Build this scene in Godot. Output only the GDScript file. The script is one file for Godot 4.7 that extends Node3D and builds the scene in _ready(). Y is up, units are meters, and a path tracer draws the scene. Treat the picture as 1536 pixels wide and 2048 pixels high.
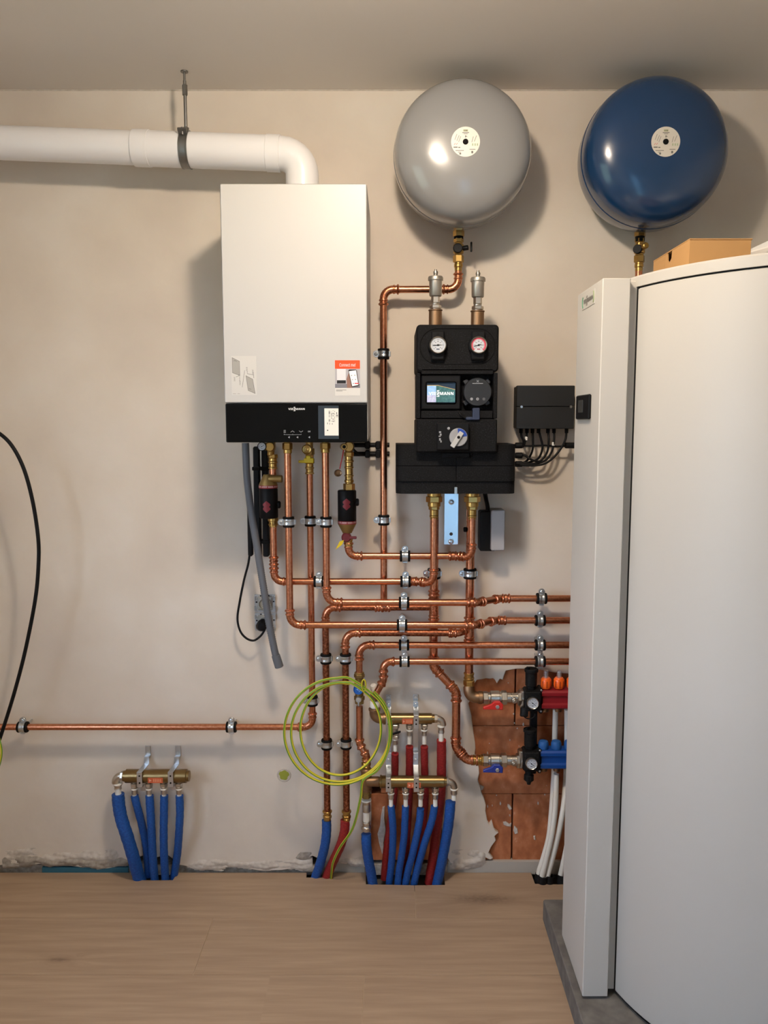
extends Node3D
# A plant room: camera, light and room first, then the large devices, the pipework, and the small things last.

class MB:
	var v = PackedVector3Array()
	var n = PackedVector3Array()
	var uv = PackedVector2Array()
	var ix = PackedInt32Array()

	func tri(a, b, c, na, nb, nc, ua, ub, uc):
		var k = v.size()
		var g = (b - a).cross(c - a)
		v.append(a); v.append(b); v.append(c)
		n.append(na); n.append(nb); n.append(nc)
		uv.append(ua); uv.append(ub); uv.append(uc)
		ix.append(k)
		if g.dot(na + nb + nc) > 0.0:
			ix.append(k + 2); ix.append(k + 1)
		else:
			ix.append(k + 1); ix.append(k + 2)

	func quad(a, b, c, d, na, nb, nc, nd, ua = Vector2(0, 1), ub = Vector2(1, 1), uc = Vector2(1, 0), ud = Vector2(0, 0)):
		tri(a, b, c, na, nb, nc, ua, ub, uc)
		tri(a, c, d, na, nc, nd, ua, uc, ud)

	func flat(a, b, c, d):
		var m = (b - a).cross(c - a).normalized()
		quad(a, b, c, d, m, m, m, m)

	# box with chamfered edges
	func box(c, s, bev = 0.0, bs = Basis()):
		var h = s * 0.5
		var e = minf(bev, minf(h.x, minf(h.y, h.z)) * 0.9)
		for ax in 3:
			for sg in [-1.0, 1.0]:
				var u = (ax + 1) % 3
				var w = (ax + 2) % 3
				if ax == 0: u = 2; w = 1
				elif ax == 1: u = 0; w = 2
				else: u = 0; w = 1
				var nn = Vector3(); nn[ax] = sg
				var p = []
				for q in [[-1, -1], [1, -1], [1, 1], [-1, 1]]:
					var t = Vector3(); t[ax] = sg * h[ax]; t[u] = q[0] * (h[u] - e); t[w] = q[1] * (h[w] - e)
					p.append(c + bs * t)
				var m = bs * nn
				quad(p[0], p[1], p[2], p[3], m, m, m, m)
		if e <= 0.0: return
		for ax in 3:
			var u = (ax + 1) % 3
			var w = (ax + 2) % 3
			for a in [-1.0, 1.0]:
				for b in [-1.0, 1.0]:
					var p = []
					for q in [[0, -1], [0, 1], [1, 1], [1, -1]]:
						var t = Vector3(); t[ax] = q[1] * (h[ax] - e)
						t[u] = a * (h[u] - (e if q[0] == 1 else 0.0)); t[w] = b * (h[w] - (e if q[0] == 0 else 0.0))
						p.append(c + bs * t)
					var nu = Vector3(); nu[u] = a
					var nw = Vector3(); nw[w] = b
					nu = bs * nu; nw = bs * nw
					quad(p[0], p[1], p[2], p[3], nu, nu, nw, nw)
		for a in [-1.0, 1.0]:
			for b in [-1.0, 1.0]:
				for d in [-1.0, 1.0]:
					var m = bs * Vector3(a, b, d).normalized()
					tri(c + bs * Vector3(a * h.x, b * (h.y - e), d * (h.z - e)), c + bs * Vector3(a * (h.x - e), b * h.y, d * (h.z - e)), c + bs * Vector3(a * (h.x - e), b * (h.y - e), d * h.z), m, m, m, Vector2(), Vector2(), Vector2())

	func frame_of(axis):
		var a = axis.normalized()
		var s = Vector3.UP if absf(a.y) < 0.9 else Vector3(0, 0, 1)
		var x = s.cross(a).normalized()
		return [x, a.cross(x), a]

	# profile of (radius, height) pairs turned about an axis
	func lathe(prof, o, axis, sides = 20, facet = false):
		var f = frame_of(axis)
		var m = prof.size()
		var sn = []
		for i in m - 1:
			var d = prof[i + 1] - prof[i]
			sn.append(Vector2(d.y, -d.x).normalized())
		for i in m - 1:
			if (prof[i + 1] - prof[i]).length() < 1e-7: continue
			var n0 = sn[i]; var n1 = sn[i]
			if i > 0 and sn[i].dot(sn[i - 1]) > 0.76: n0 = (sn[i] + sn[i - 1]).normalized()
			if i < m - 2 and sn[i].dot(sn[i + 1]) > 0.76: n1 = (sn[i] + sn[i + 1]).normalized()
			for k in sides:
				var a0 = TAU * k / sides; var a1 = TAU * (k + 1) / sides
				var r0 = f[0] * cos(a0) + f[1] * sin(a0)
				var r1 = f[0] * cos(a1) + f[1] * sin(a1)
				var q0 = r0; var q1 = r1
				if facet: q0 = (r0 + r1).normalized(); q1 = q0
				var A = o + r0 * prof[i].x + f[2] * prof[i].y
				var B = o + r1 * prof[i].x + f[2] * prof[i].y
				var C = o + r1 * prof[i + 1].x + f[2] * prof[i + 1].y
				var E = o + r0 * prof[i + 1].x + f[2] * prof[i + 1].y
				var u0 = float(k) / sides; var u1 = float(k + 1) / sides
				var nA = q0 * n0.x + f[2] * n0.y; var nB = q1 * n0.x + f[2] * n0.y
				var nC = q1 * n1.x + f[2] * n1.y; var nE = q0 * n1.x + f[2] * n1.y
				if prof[i].x > 1e-6: tri(A, B, C, nA, nB, nC, Vector2(u0, prof[i].y), Vector2(u1, prof[i].y), Vector2(u1, prof[i + 1].y))
				if prof[i + 1].x > 1e-6: tri(A, C, E, nA, nC, nE, Vector2(u0, prof[i].y), Vector2(u1, prof[i + 1].y), Vector2(u0, prof[i + 1].y))

	func cyl(o, axis, r, length, bev = 0.0, sides = 20, facet = false):
		if bev > 0.0: lathe([Vector2(0, 0), Vector2(r - bev, 0), Vector2(r, bev), Vector2(r, length - bev), Vector2(r - bev, length), Vector2(0, length)], o, axis, sides, facet)
		else: lathe([Vector2(0, 0), Vector2(r, 0), Vector2(r, length), Vector2(0, length)], o, axis, sides, facet)

	func disc(o, nn, up, r, sides = 32):
		var x = up.cross(nn).normalized()
		for k in sides:
			var a0 = TAU * k / sides; var a1 = TAU * (k + 1) / sides
			var p0 = Vector2(cos(a0), sin(a0)); var p1 = Vector2(cos(a1), sin(a1))
			tri(o, o + (x * p0.x + up * p0.y) * r, o + (x * p1.x + up * p1.y) * r, nn, nn, nn, Vector2(0.5, 0.5), Vector2(0.5 + p0.x * 0.5, 0.5 - p0.y * 0.5), Vector2(0.5 + p1.x * 0.5, 0.5 - p1.y * 0.5))

	# pipe swept along points; r is a number or one radius per point
	func tube(pts, r, sides = 14, caps = true):
		var m = pts.size()
		var x = Vector3(); var prev = []; var along = 0.0
		var first = []
		for i in m:
			var t = (pts[mini(i + 1, m - 1)] - pts[maxi(i - 1, 0)]).normalized()
			if i == 0: x = frame_of(t)[0]
			x = (x - t * x.dot(t)).normalized()
			var y = t.cross(x)
			if i > 0: along += (pts[i] - pts[i - 1]).length()
			var rr = r[i] if r is Array else r
			var ring = []
			for k in sides + 1:
				var a = TAU * k / sides
				var d = x * cos(a) + y * sin(a)
				ring.append([pts[i] + d * rr, d, Vector2(float(k) / sides, along)])
			if i > 0:
				for k in sides:
					var A = prev[k]; var B = prev[k + 1]; var C = ring[k + 1]; var E = ring[k]
					quad(A[0], B[0], C[0], E[0], A[1], B[1], C[1], E[1], A[2], B[2], C[2], E[2])
			if caps and (i == 0 or i == m - 1):
				var nn = -t if i == 0 else t
				for k in sides: tri(pts[i], ring[k][0], ring[k + 1][0], nn, nn, nn, Vector2(), Vector2(), Vector2())
			prev = ring

	# outline in a plane, given depth along the third axis of bs; bev chamfers the far (z1) edge
	func prism(poly, z0, z1, bs = Basis(), o = Vector3(), bev = 0.0):
		var pg = PackedVector2Array(poly)
		if Geometry2D.is_polygon_clockwise(pg): pg.reverse()
		var m = pg.size()
		var top = PackedVector2Array()
		for i in m:
			if bev == 0.0: top.append(pg[i]); continue
			var d0 = (pg[i] - pg[(i + m - 1) % m]).normalized(); var d1 = (pg[(i + 1) % m] - pg[i]).normalized()
			var q = (Vector2(-d0.y, d0.x) + Vector2(-d1.y, d1.x))
			top.append(pg[i] + q.normalized() * bev / maxf(0.4, q.length() * 0.5))
		var ti = Geometry2D.triangulate_polygon(pg)
		var nz = bs.z.normalized()
		for j in range(0, ti.size(), 3):
			var a = ti[j]; var b = ti[j + 1]; var c = ti[j + 2]
			tri(o + bs * Vector3(top[a].x, top[a].y, z1), o + bs * Vector3(top[b].x, top[b].y, z1), o + bs * Vector3(top[c].x, top[c].y, z1), nz, nz, nz, top[a], top[b], top[c])
			tri(o + bs * Vector3(pg[a].x, pg[a].y, z0), o + bs * Vector3(pg[b].x, pg[b].y, z0), o + bs * Vector3(pg[c].x, pg[c].y, z0), -nz, -nz, -nz, pg[a], pg[b], pg[c])
		var en = []
		for i in m:
			var d = (pg[(i + 1) % m] - pg[i]).normalized()
			en.append(Vector2(d.y, -d.x))
		for i in m:
			var j = (i + 1) % m
			var h = (i + m - 1) % m
			var n0 = en[i]; var n1 = en[i]
			if en[i].dot(en[h]) > 0.8: n0 = (en[i] + en[h]).normalized()
			if en[i].dot(en[j]) > 0.8: n1 = (en[i] + en[j]).normalized()
			var N0 = bs * Vector3(n0.x, n0.y, 0); var N1 = bs * Vector3(n1.x, n1.y, 0)
			var zt = z1 - bev * signf(z1 - z0)
			quad(o + bs * Vector3(pg[i].x, pg[i].y, z0), o + bs * Vector3(pg[j].x, pg[j].y, z0), o + bs * Vector3(pg[j].x, pg[j].y, zt), o + bs * Vector3(pg[i].x, pg[i].y, zt), N0, N1, N1, N0, pg[i], pg[j], pg[j], pg[i])
			if bev > 0.0:
				var M0 = (N0 + nz).normalized(); var M1 = (N1 + nz).normalized()
				quad(o + bs * Vector3(pg[i].x, pg[i].y, zt), o + bs * Vector3(pg[j].x, pg[j].y, zt), o + bs * Vector3(top[j].x, top[j].y, z1), o + bs * Vector3(top[i].x, top[i].y, z1), M0, M1, M1, M0, pg[i], pg[j], top[j], top[i])

	func done():
		var a = []
		a.resize(Mesh.ARRAY_MAX)
		a[Mesh.ARRAY_VERTEX] = v; a[Mesh.ARRAY_NORMAL] = n; a[Mesh.ARRAY_TEX_UV] = uv; a[Mesh.ARRAY_INDEX] = ix
		var me = ArrayMesh.new()
		me.add_surface_from_arrays(Mesh.PRIMITIVE_TRIANGLES, a)
		return me

var taken = {}
var things = []
var M = {}
const UP = Vector3(0, 1, 0)
const RIGHT = Vector3(1, 0, 0)
const OUT = Vector3(0, 0, 1)

func numbered(s):
	taken[s] = taken.get(s, -1) + 1
	return s if taken[s] == 0 else "%s_%03d" % [s, taken[s]]

func thing(called, label, category, group = ""):
	var o = Node3D.new()
	o.name = numbered(called)
	add_child(o)
	o.set_meta("label", label); o.set_meta("category", category)
	if group: o.set_meta("group", group)
	things.append(o)
	return o

func setting(called):
	var o = Node3D.new()
	o.name = called
	add_child(o)
	o.set_meta("kind", "structure")
	return o

func put(parent, called, mb, m):
	var o = MeshInstance3D.new()
	o.name = called
	o.mesh = mb.done() if mb is MB else mb
	o.material_override = m
	parent.add_child(o, true)
	return o

# moves each thing's node to its base without moving what is seen
func settle():
	for t in things:
		var lo = Vector3.INF; var hi = -Vector3.INF
		for c in t.get_children():
			if c is MeshInstance3D:
				var b = c.transform * c.get_aabb()
				lo = lo.min(b.position); hi = hi.max(b.end)
		var base = Vector3((lo.x + hi.x) * 0.5, lo.y, (lo.z + hi.z) * 0.5)
		t.position += base
		for c in t.get_children(): c.position -= base

func noise_tex(freq, stops, seed_ = 1, oct = 4, size = 512):
	var f = FastNoiseLite.new()
	f.seed = seed_; f.frequency = freq; f.fractal_octaves = oct
	var t = NoiseTexture2D.new()
	t.width = size; t.height = size; t.seamless = true; t.noise = f
	if stops:
		var g = Gradient.new()
		var off = PackedFloat32Array(); var col = PackedColorArray()
		for s in stops: off.append(s[0]); col.append(s[1])
		g.offsets = off; g.colors = col
		t.color_ramp = g
	return t

func mat(c, rough = 0.5, metal = 0.0, tex = null, tiles = 2.0):
	var m = StandardMaterial3D.new()
	m.albedo_color = c; m.roughness = rough; m.metallic = metal
	if tex:
		m.albedo_texture = tex
		m.uv1_triplanar = true; m.uv1_world_triplanar = true
		m.uv1_scale = Vector3.ONE * tiles if not tiles is Vector3 else tiles
	return m

func piped(rough, metal, tex):
	var m = StandardMaterial3D.new()
	m.albedo_texture = tex; m.roughness = rough; m.metallic = metal
	m.uv1_scale = Vector3(1, 13, 1)
	return m

func printed(img, rough = 0.4):
	var m = StandardMaterial3D.new()
	m.albedo_texture = ImageTexture.create_from_image(img)
	m.roughness = rough
	m.texture_repeat = false
	return m

func C(r, g, b): return Color(r / 255.0, g / 255.0, b / 255.0)

func words(parent, called, s, h, at, bs, m, font = "Droid Sans", bold = true):
	var t = TextMesh.new()
	var f = SystemFont.new()
	f.font_names = PackedStringArray([font]); f.font_weight = 700 if bold else 400
	t.font = f; t.text = s; t.font_size = 48; t.pixel_size = h / 48.0 * 1.38; t.depth = 0.0004; t.curve_step = 2.0
	var o = put(parent, called, t, m)
	o.transform = Transform3D(bs, at)
	return o

# smooth curve through points
func curve(pts, steps = 8):
	var out = []
	var m = pts.size()
	for i in m - 1:
		var a = pts[maxi(i - 1, 0)]; var b = pts[i]; var c = pts[i + 1]; var d = pts[mini(i + 2, m - 1)]
		for k in steps: out.append(b.cubic_interpolate(c, a, d, float(k) / steps))
	out.append(pts[m - 1])
	return out

func fill(img, poly, c):
	var pg = PackedVector2Array(poly)
	var lo = Vector2(1e9, 1e9); var hi = -lo
	for p in pg: lo = lo.min(p); hi = hi.max(p)
	for y in range(maxi(0, int(lo.y)), mini(img.get_height(), int(hi.y) + 1)):
		for x in range(maxi(0, int(lo.x)), mini(img.get_width(), int(hi.x) + 1)):
			if Geometry2D.is_point_in_polygon(Vector2(x + 0.5, y + 0.5), pg): img.set_pixel(x, y, c)

func stroke(img, a, b, w, c):
	var d = (b - a).normalized() * w * 0.5
	var s = Vector2(-d.y, d.x)
	fill(img, [a + s - d, b + s + d, b - s + d, a - s - d], c)

func rounded(w, h, r, c = Vector2(), seg = 5):
	var out = []
	for q in [[1, 1, 0], [-1, 1, 1], [-1, -1, 2], [1, -1, 3]]:
		for k in seg + 1:
			var a = PI / 2 * (q[2] + float(k) / seg)
			out.append(c + Vector2(q[0] * (w / 2 - r), q[1] * (h / 2 - r)) + Vector2(cos(a), sin(a)) * r)
	return out

# ---------- plumbing pieces ----------
func bead(mb, o, axis, r, w = 0.0036, hgt = 0.0042, sides = 18):
	mb.lathe([Vector2(r, -w), Vector2(r + hgt * 0.8, -w * 0.6), Vector2(r + hgt, 0), Vector2(r + hgt * 0.8, w * 0.6), Vector2(r, w)], o, axis, sides)

func arc_at(p0, p1, p2, R):
	var d1 = (p1 - p0).normalized(); var d2 = (p2 - p1).normalized()
	var th = d1.angle_to(d2)
	var t = R * tan(th / 2)
	var s = p1 - d1 * t
	var pr = (d2 - d1 * d1.dot(d2)).normalized()
	var c = s + pr * R
	var out = []
	var k = maxi(3, int(th / 0.2))
	for i in k + 1:
		var f = th * i / k
		out.append(c - pr * R * cos(f) + d1 * R * sin(f))
	return [out, d1, d2, t]

# straight lengths and bent fittings along a polyline
func run(t, pts, r, m, fm = null, R = 0.0, sock = 0.02):
	if fm == null: fm = m
	if R == 0.0: R = r * 2.9
	var from = pts[0]
	for i in range(1, pts.size()):
		var to = pts[i]
		var last = i == pts.size() - 1
		var el = null
		if not last:
			el = arc_at(pts[i - 1], pts[i], pts[i + 1], R)
			to = el[0][0]
		if (to - from).length() > 0.004 and (to - from).dot(pts[i] - pts[i - 1]) > 0:
			var mb = MB.new()
			mb.tube([from, to], r, 20)
			put(t, "pipe", mb, m)
		if el:
			var mb = MB.new()
			var a = el[0].duplicate()
			var s0 = a[0] - el[1] * sock; var s1 = a[-1] + el[2] * sock
			a.push_front(s0); a.push_back(s1)
			mb.tube(a, r + 0.0012, 18)
			bead(mb, s0 + el[1] * 0.005, el[1], r + 0.001)
			bead(mb, s1 - el[2] * 0.005, el[2], r + 0.001)
			bead(mb, s0 + el[1] * (sock - 0.003), el[1], r + 0.001, 0.0028, 0.0026)
			bead(mb, s1 - el[2] * (sock - 0.003), el[2], r + 0.001, 0.0028, 0.0026)
			put(t, "elbow", mb, fm)
			from = el[0][-1]

func coupling(t, c, axis, length, r, m, called = "coupling"):
	var mb = MB.new()
	var a = axis.normalized()
	mb.lathe([Vector2(r, 0), Vector2(r + 0.0014, 0.0005), Vector2(r + 0.0014, length - 0.0005), Vector2(r, length)], c - a * length / 2, a, 20)
	for s in [-1, 1]:
		bead(mb, c + a * s * (length / 2 - 0.005), a, r + 0.001)
		bead(mb, c + a * s * (length / 2 - 0.016), a, r + 0.001, 0.0028, 0.0026)
	return put(t, called, mb, m)

# brass union made of hex and round steps: list of [radius, length, six-sided]
func stack(t, called, o, axis, steps, m):
	var mb = MB.new()
	var a = axis.normalized(); var h = 0.0
	for s in steps:
		if s[2]: mb.cyl(o + a * h, a, s[0], s[1], minf(0.0012, s[1] * 0.2), 6, true)
		else: mb.cyl(o + a * h, a, s[0], s[1], minf(0.0012, s[1] * 0.2), 20)
		h += s[1]
	return put(t, called, mb, m)

var clamp_meshes = {}
# two-screw pipe clip with rubber lining; ear points sideways from the pipe, a stud goes back to the wall
func clip(label, at, axis, ear, r):
	var t = thing("pipe_clamp", label, "clamp", "rubber lined pipe clamps")
	t.position = at
	var bs = Basis(ear, axis, ear.cross(axis))
	if bs.z.z < 0: bs = Basis(ear, -axis, ear.cross(-axis))
	var key = "%.3f" % r
	if not clamp_meshes.has(key):
		var d = {}
		var mb = MB.new()
		mb.lathe([Vector2(r + 0.0005, -0.0165), Vector2(r + 0.0058, -0.0165), Vector2(r + 0.0072, -0.0145), Vector2(r + 0.0072, -0.0095), Vector2(r + 0.004, -0.0092), Vector2(r + 0.004, 0.0092), Vector2(r + 0.0072, 0.0095), Vector2(r + 0.0072, 0.0145), Vector2(r + 0.0058, 0.0165), Vector2(r + 0.0005, 0.0165)], Vector3(), UP, 24)
		d.rubber = mb.done()
		mb = MB.new()
		mb.lathe([Vector2(r + 0.004, -0.009), Vector2(r + 0.0062, -0.009), Vector2(r + 0.0066, -0.005), Vector2(r + 0.0058, -0.003), Vector2(r + 0.0058, 0.003), Vector2(r + 0.0066, 0.005), Vector2(r + 0.0062, 0.009), Vector2(r + 0.004, 0.009)], Vector3(), UP, 24)
		d.band = mb.done()
		mb = MB.new()
		var tab = []
		for k in 9:
			var a = -PI / 2 + PI * k / 8
			tab.append(Vector2(r + 0.0125 + cos(a) * 0.0095, sin(a) * 0.0105))
		tab.append(Vector2(r + 0.002, 0.0105)); tab.append(Vector2(r + 0.002, -0.0105))
		mb.prism(tab, 0.001, 0.0035, Basis(), Vector3(), 0.0006)
		mb.prism(tab, -0.0035, -0.001)
		d.ear = mb.done()
		mb = MB.new()
		mb.box(Vector3(-r - 0.0085, 0, 0), Vector3(0.006, 0.017, 0.011), 0.0015)
		d.hinge = mb.done()
		mb = MB.new()
		mb.lathe([Vector2(0.0022, -0.006), Vector2(0.0022, 0.0035), Vector2(0.0055, 0.0035), Vector2(0.0052, 0.0058), Vector2(0.003, 0.007), Vector2(0.0022, 0.0058), Vector2(0, 0.0058)], Vector3(r + 0.0125, 0, 0), OUT, 14)
		d.screw = mb.done()
		clamp_meshes[key] = d
	var cm = clamp_meshes[key]
	for q in [["band", cm.band, M.zinc], ["rubber_lining", cm.rubber, M.rubber], ["ear", cm.ear, M.zinc], ["hinge", cm.hinge, M.zinc], ["screw", cm.screw, M.zinc]]:
		var o = put(t, q[0], q[1], q[2])
		o.basis = bs
	var st = MB.new()
	st.cyl(Vector3(0, 0, -r - 0.004), -OUT, 0.0042, at.z - r - 0.004, 0.0, 10)
	st.cyl(Vector3(0, 0, -r - 0.004), -OUT, 0.0075, 0.009, 0.001, 6, true)
	put(t, "stud", st, M.zinc)
	return t

func gauge_img(ring, sector = null):
	var im = Image.create(160, 160, false, Image.FORMAT_RGB8)
	im.fill(C(196, 200, 206))
	for i in 31:
		var a = deg_to_rad(225 - 270.0 * i / 30)
		var d = Vector2(cos(a), -sin(a))
		stroke(im, Vector2(80, 80) + d * (56 if i % 5 else 50), Vector2(80, 80) + d * 64, 2.0 if i % 5 else 3.0, ring)
		if i % 5 == 0: stroke(im, Vector2(80, 80) + d * 38 - Vector2(5, 0), Vector2(80, 80) + d * 38 + Vector2(5, 0), 5, C(90, 90, 95))
	if sector:
		for i in 60:
			var a = deg_to_rad(225 - 270.0 * i / 59)
			var d = Vector2(cos(a), -sin(a))
			stroke(im, Vector2(80, 80) + d * 67, Vector2(80, 80) + d * 76, 7, sector)
	stroke(im, Vector2(68, 124), Vector2(92, 124), 9, ring)
	return im

# round dial instrument facing out of the wall
func dial(t, c, r, m, needle_deg, rim, nm):
	var g = MB.new()
	g.lathe([Vector2(r * 0.82, -0.012), Vector2(r, -0.012), Vector2(r, 0.002), Vector2(r * 0.95, 0.0035), Vector2(r * 0.87, 0.002), Vector2(r * 0.86, 0.0)], c, OUT, 28)
	var b = put(t, "dial_case", g, rim)
	g = MB.new()
	g.disc(c - OUT * 0.0005, OUT, UP, r * 0.87)
	put(b, "dial_face", g, m)
	g = MB.new()
	var a = deg_to_rad(needle_deg)
	var d = Vector3(cos(a), sin(a), 0)
	g.box(c + d * r * 0.15 + OUT * 0.0008, Vector3(r * 0.9, r * 0.06, 0.0006), 0.0, Basis(d, OUT.cross(d), OUT))
	g.cyl(c, OUT, r * 0.1, 0.0016, 0.0003, 12)
	put(b, "needle", g, nm)

# insulated or bare hose as a thing of its own
func hose(label, pts, r, m, called = "insulated_hose", cat = "hose", grp = "insulated hoses", inner = null):
	var t = thing(called, label, cat, grp)
	var g = MB.new()
	var p = curve(pts, 8)
	var rr = []
	for i in p.size(): rr.append(r * (1.0 + 0.025 * sin(i * 2.1) + 0.015 * sin(i * 5.3)))
	g.tube(p, rr, 18)
	put(t, "sleeve", g, m)
	return t

# nut, press sleeve and bare pipe hanging from a manifold port
func port(t, at, length, r, nut = true, axis = Vector3(0, -1, 0)):
	if nut: stack(t, "union_nut", at, axis, [[r * 0.85, 0.004, false], [r * 1.35, 0.012, true], [r * 1.15, 0.006, false]], M.nickel)
	var y = at + axis * (0.022 if nut else 0.0)
	var g = MB.new()
	g.cyl(y, axis, r * 1.25, 0.005, 0.001, 18)
	put(t, "stop_ring", g, M.white_plastic)
	g = MB.new()
	g.lathe([Vector2(0, 0), Vector2(r, 0), Vector2(r * 1.02, 0.004), Vector2(r * 0.92, 0.007), Vector2(r * 0.92, 0.012), Vector2(r * 1.02, 0.015), Vector2(r, length - 0.03), Vector2(0, length - 0.03)], y + axis * 0.005, axis, 18)
	put(t, "press_sleeve", g, M.nickel)
	g = MB.new()
	g.cyl(y + axis * 0.01, axis, r * 0.8, length, 0.0, 16)
	put(t, "bare_pipe", g, M.white_plastic)

func _ready():
	light_and_camera()
	materials()
	room()
	boiler()
	flue()
	tank()
	vessels()
	pump_group()
	pipes()
	clips()
	separators()
	manifolds()
	underfloor()
	electrics()
	small()
	settle()

func light_and_camera():
	var cam = Camera3D.new()
	cam.projection = Camera3D.PROJECTION_FRUSTUM
	cam.near = 0.05; cam.far = 40.0
	cam.size = 0.05 * 2048.0 / 1600.0
	cam.frustum_offset = Vector2(-16.0 / 1600.0 * 0.05, 0)
	cam.position = Vector3(0, 1.552, 2.62)
	cam.rotation = Vector3(-atan(179.0 / 1600.0), 0, 0)
	cam.current = true
	cam.name = "camera"
	add_child(cam)
	var we = WorldEnvironment.new()
	var e = Environment.new()
	e.background_mode = Environment.BG_SKY
	var sm = ProceduralSkyMaterial.new()
	sm.sky_top_color = Color(0.68, 0.78, 0.92); sm.sky_horizon_color = Color(0.9, 0.94, 1.0)
	sm.ground_bottom_color = Color(0.34, 0.4, 0.36); sm.ground_horizon_color = Color(0.62, 0.7, 0.72)
	sm.sky_energy_multiplier = 1.0
	e.sky = Sky.new(); e.sky.sky_material = sm
	e.background_energy_multiplier = 20.0
	e.tonemap_mode = Environment.TONE_MAPPER_LINEAR
	e.tonemap_exposure = 1.0
	e.sdfgi_enabled = true; e.ssao_enabled = true; e.ssil_enabled = true
	we.environment = e
	we.name = "surroundings"
	add_child(we)
	# opal ceiling lamp a little in front of the wall, just above the frame
	var at = Vector3(-0.03, 2.58, 1.22)
	var warm = Color(1.0, 0.925, 0.835)
	var t = thing("ceiling_lamp", "round opal ceiling lamp above the middle of the plant wall", "lamp")
	var g = MB.new()
	g.cyl(at, -UP, 0.155, 0.018, 0.003, 40)
	put(t, "base_ring", g, mat(Color(0.9, 0.9, 0.9), 0.4))
	g = MB.new()
	var prof = []
	for k in 9:
		var a = PI / 2 * k / 8.0
		prof.append(Vector2(0.145 * cos(a), -0.02 - 0.06 * sin(a)))
	g.lathe(prof, at, UP, 40)
	var gm = mat(Color(1, 0.95, 0.88), 0.4)
	gm.emission_enabled = true; gm.emission = warm; gm.emission_energy_multiplier = 3.0
	put(t, "lamp_bowl", g, gm)
	var ar = AreaLight3D.new()
	ar.name = "bowl_light"
	ar.light_color = warm; ar.light_energy = 1.36; ar.area_size = Vector2(0.26, 0.26)
	ar.area_range = 9.0; ar.area_attenuation = 2.0; ar.shadow_enabled = true
	ar.position = at - UP * 0.084; ar.rotation = Vector3(-PI / 2, 0, 0)
	t.add_child(ar)
	var om = OmniLight3D.new()
	om.name = "lamp_light"
	om.light_color = warm; om.light_energy = 0.98; om.light_size = 0.05
	om.omni_range = 9.0; om.omni_attenuation = 2.0; om.shadow_enabled = true
	om.position = at - UP * 0.05
	t.add_child(om)

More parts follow.
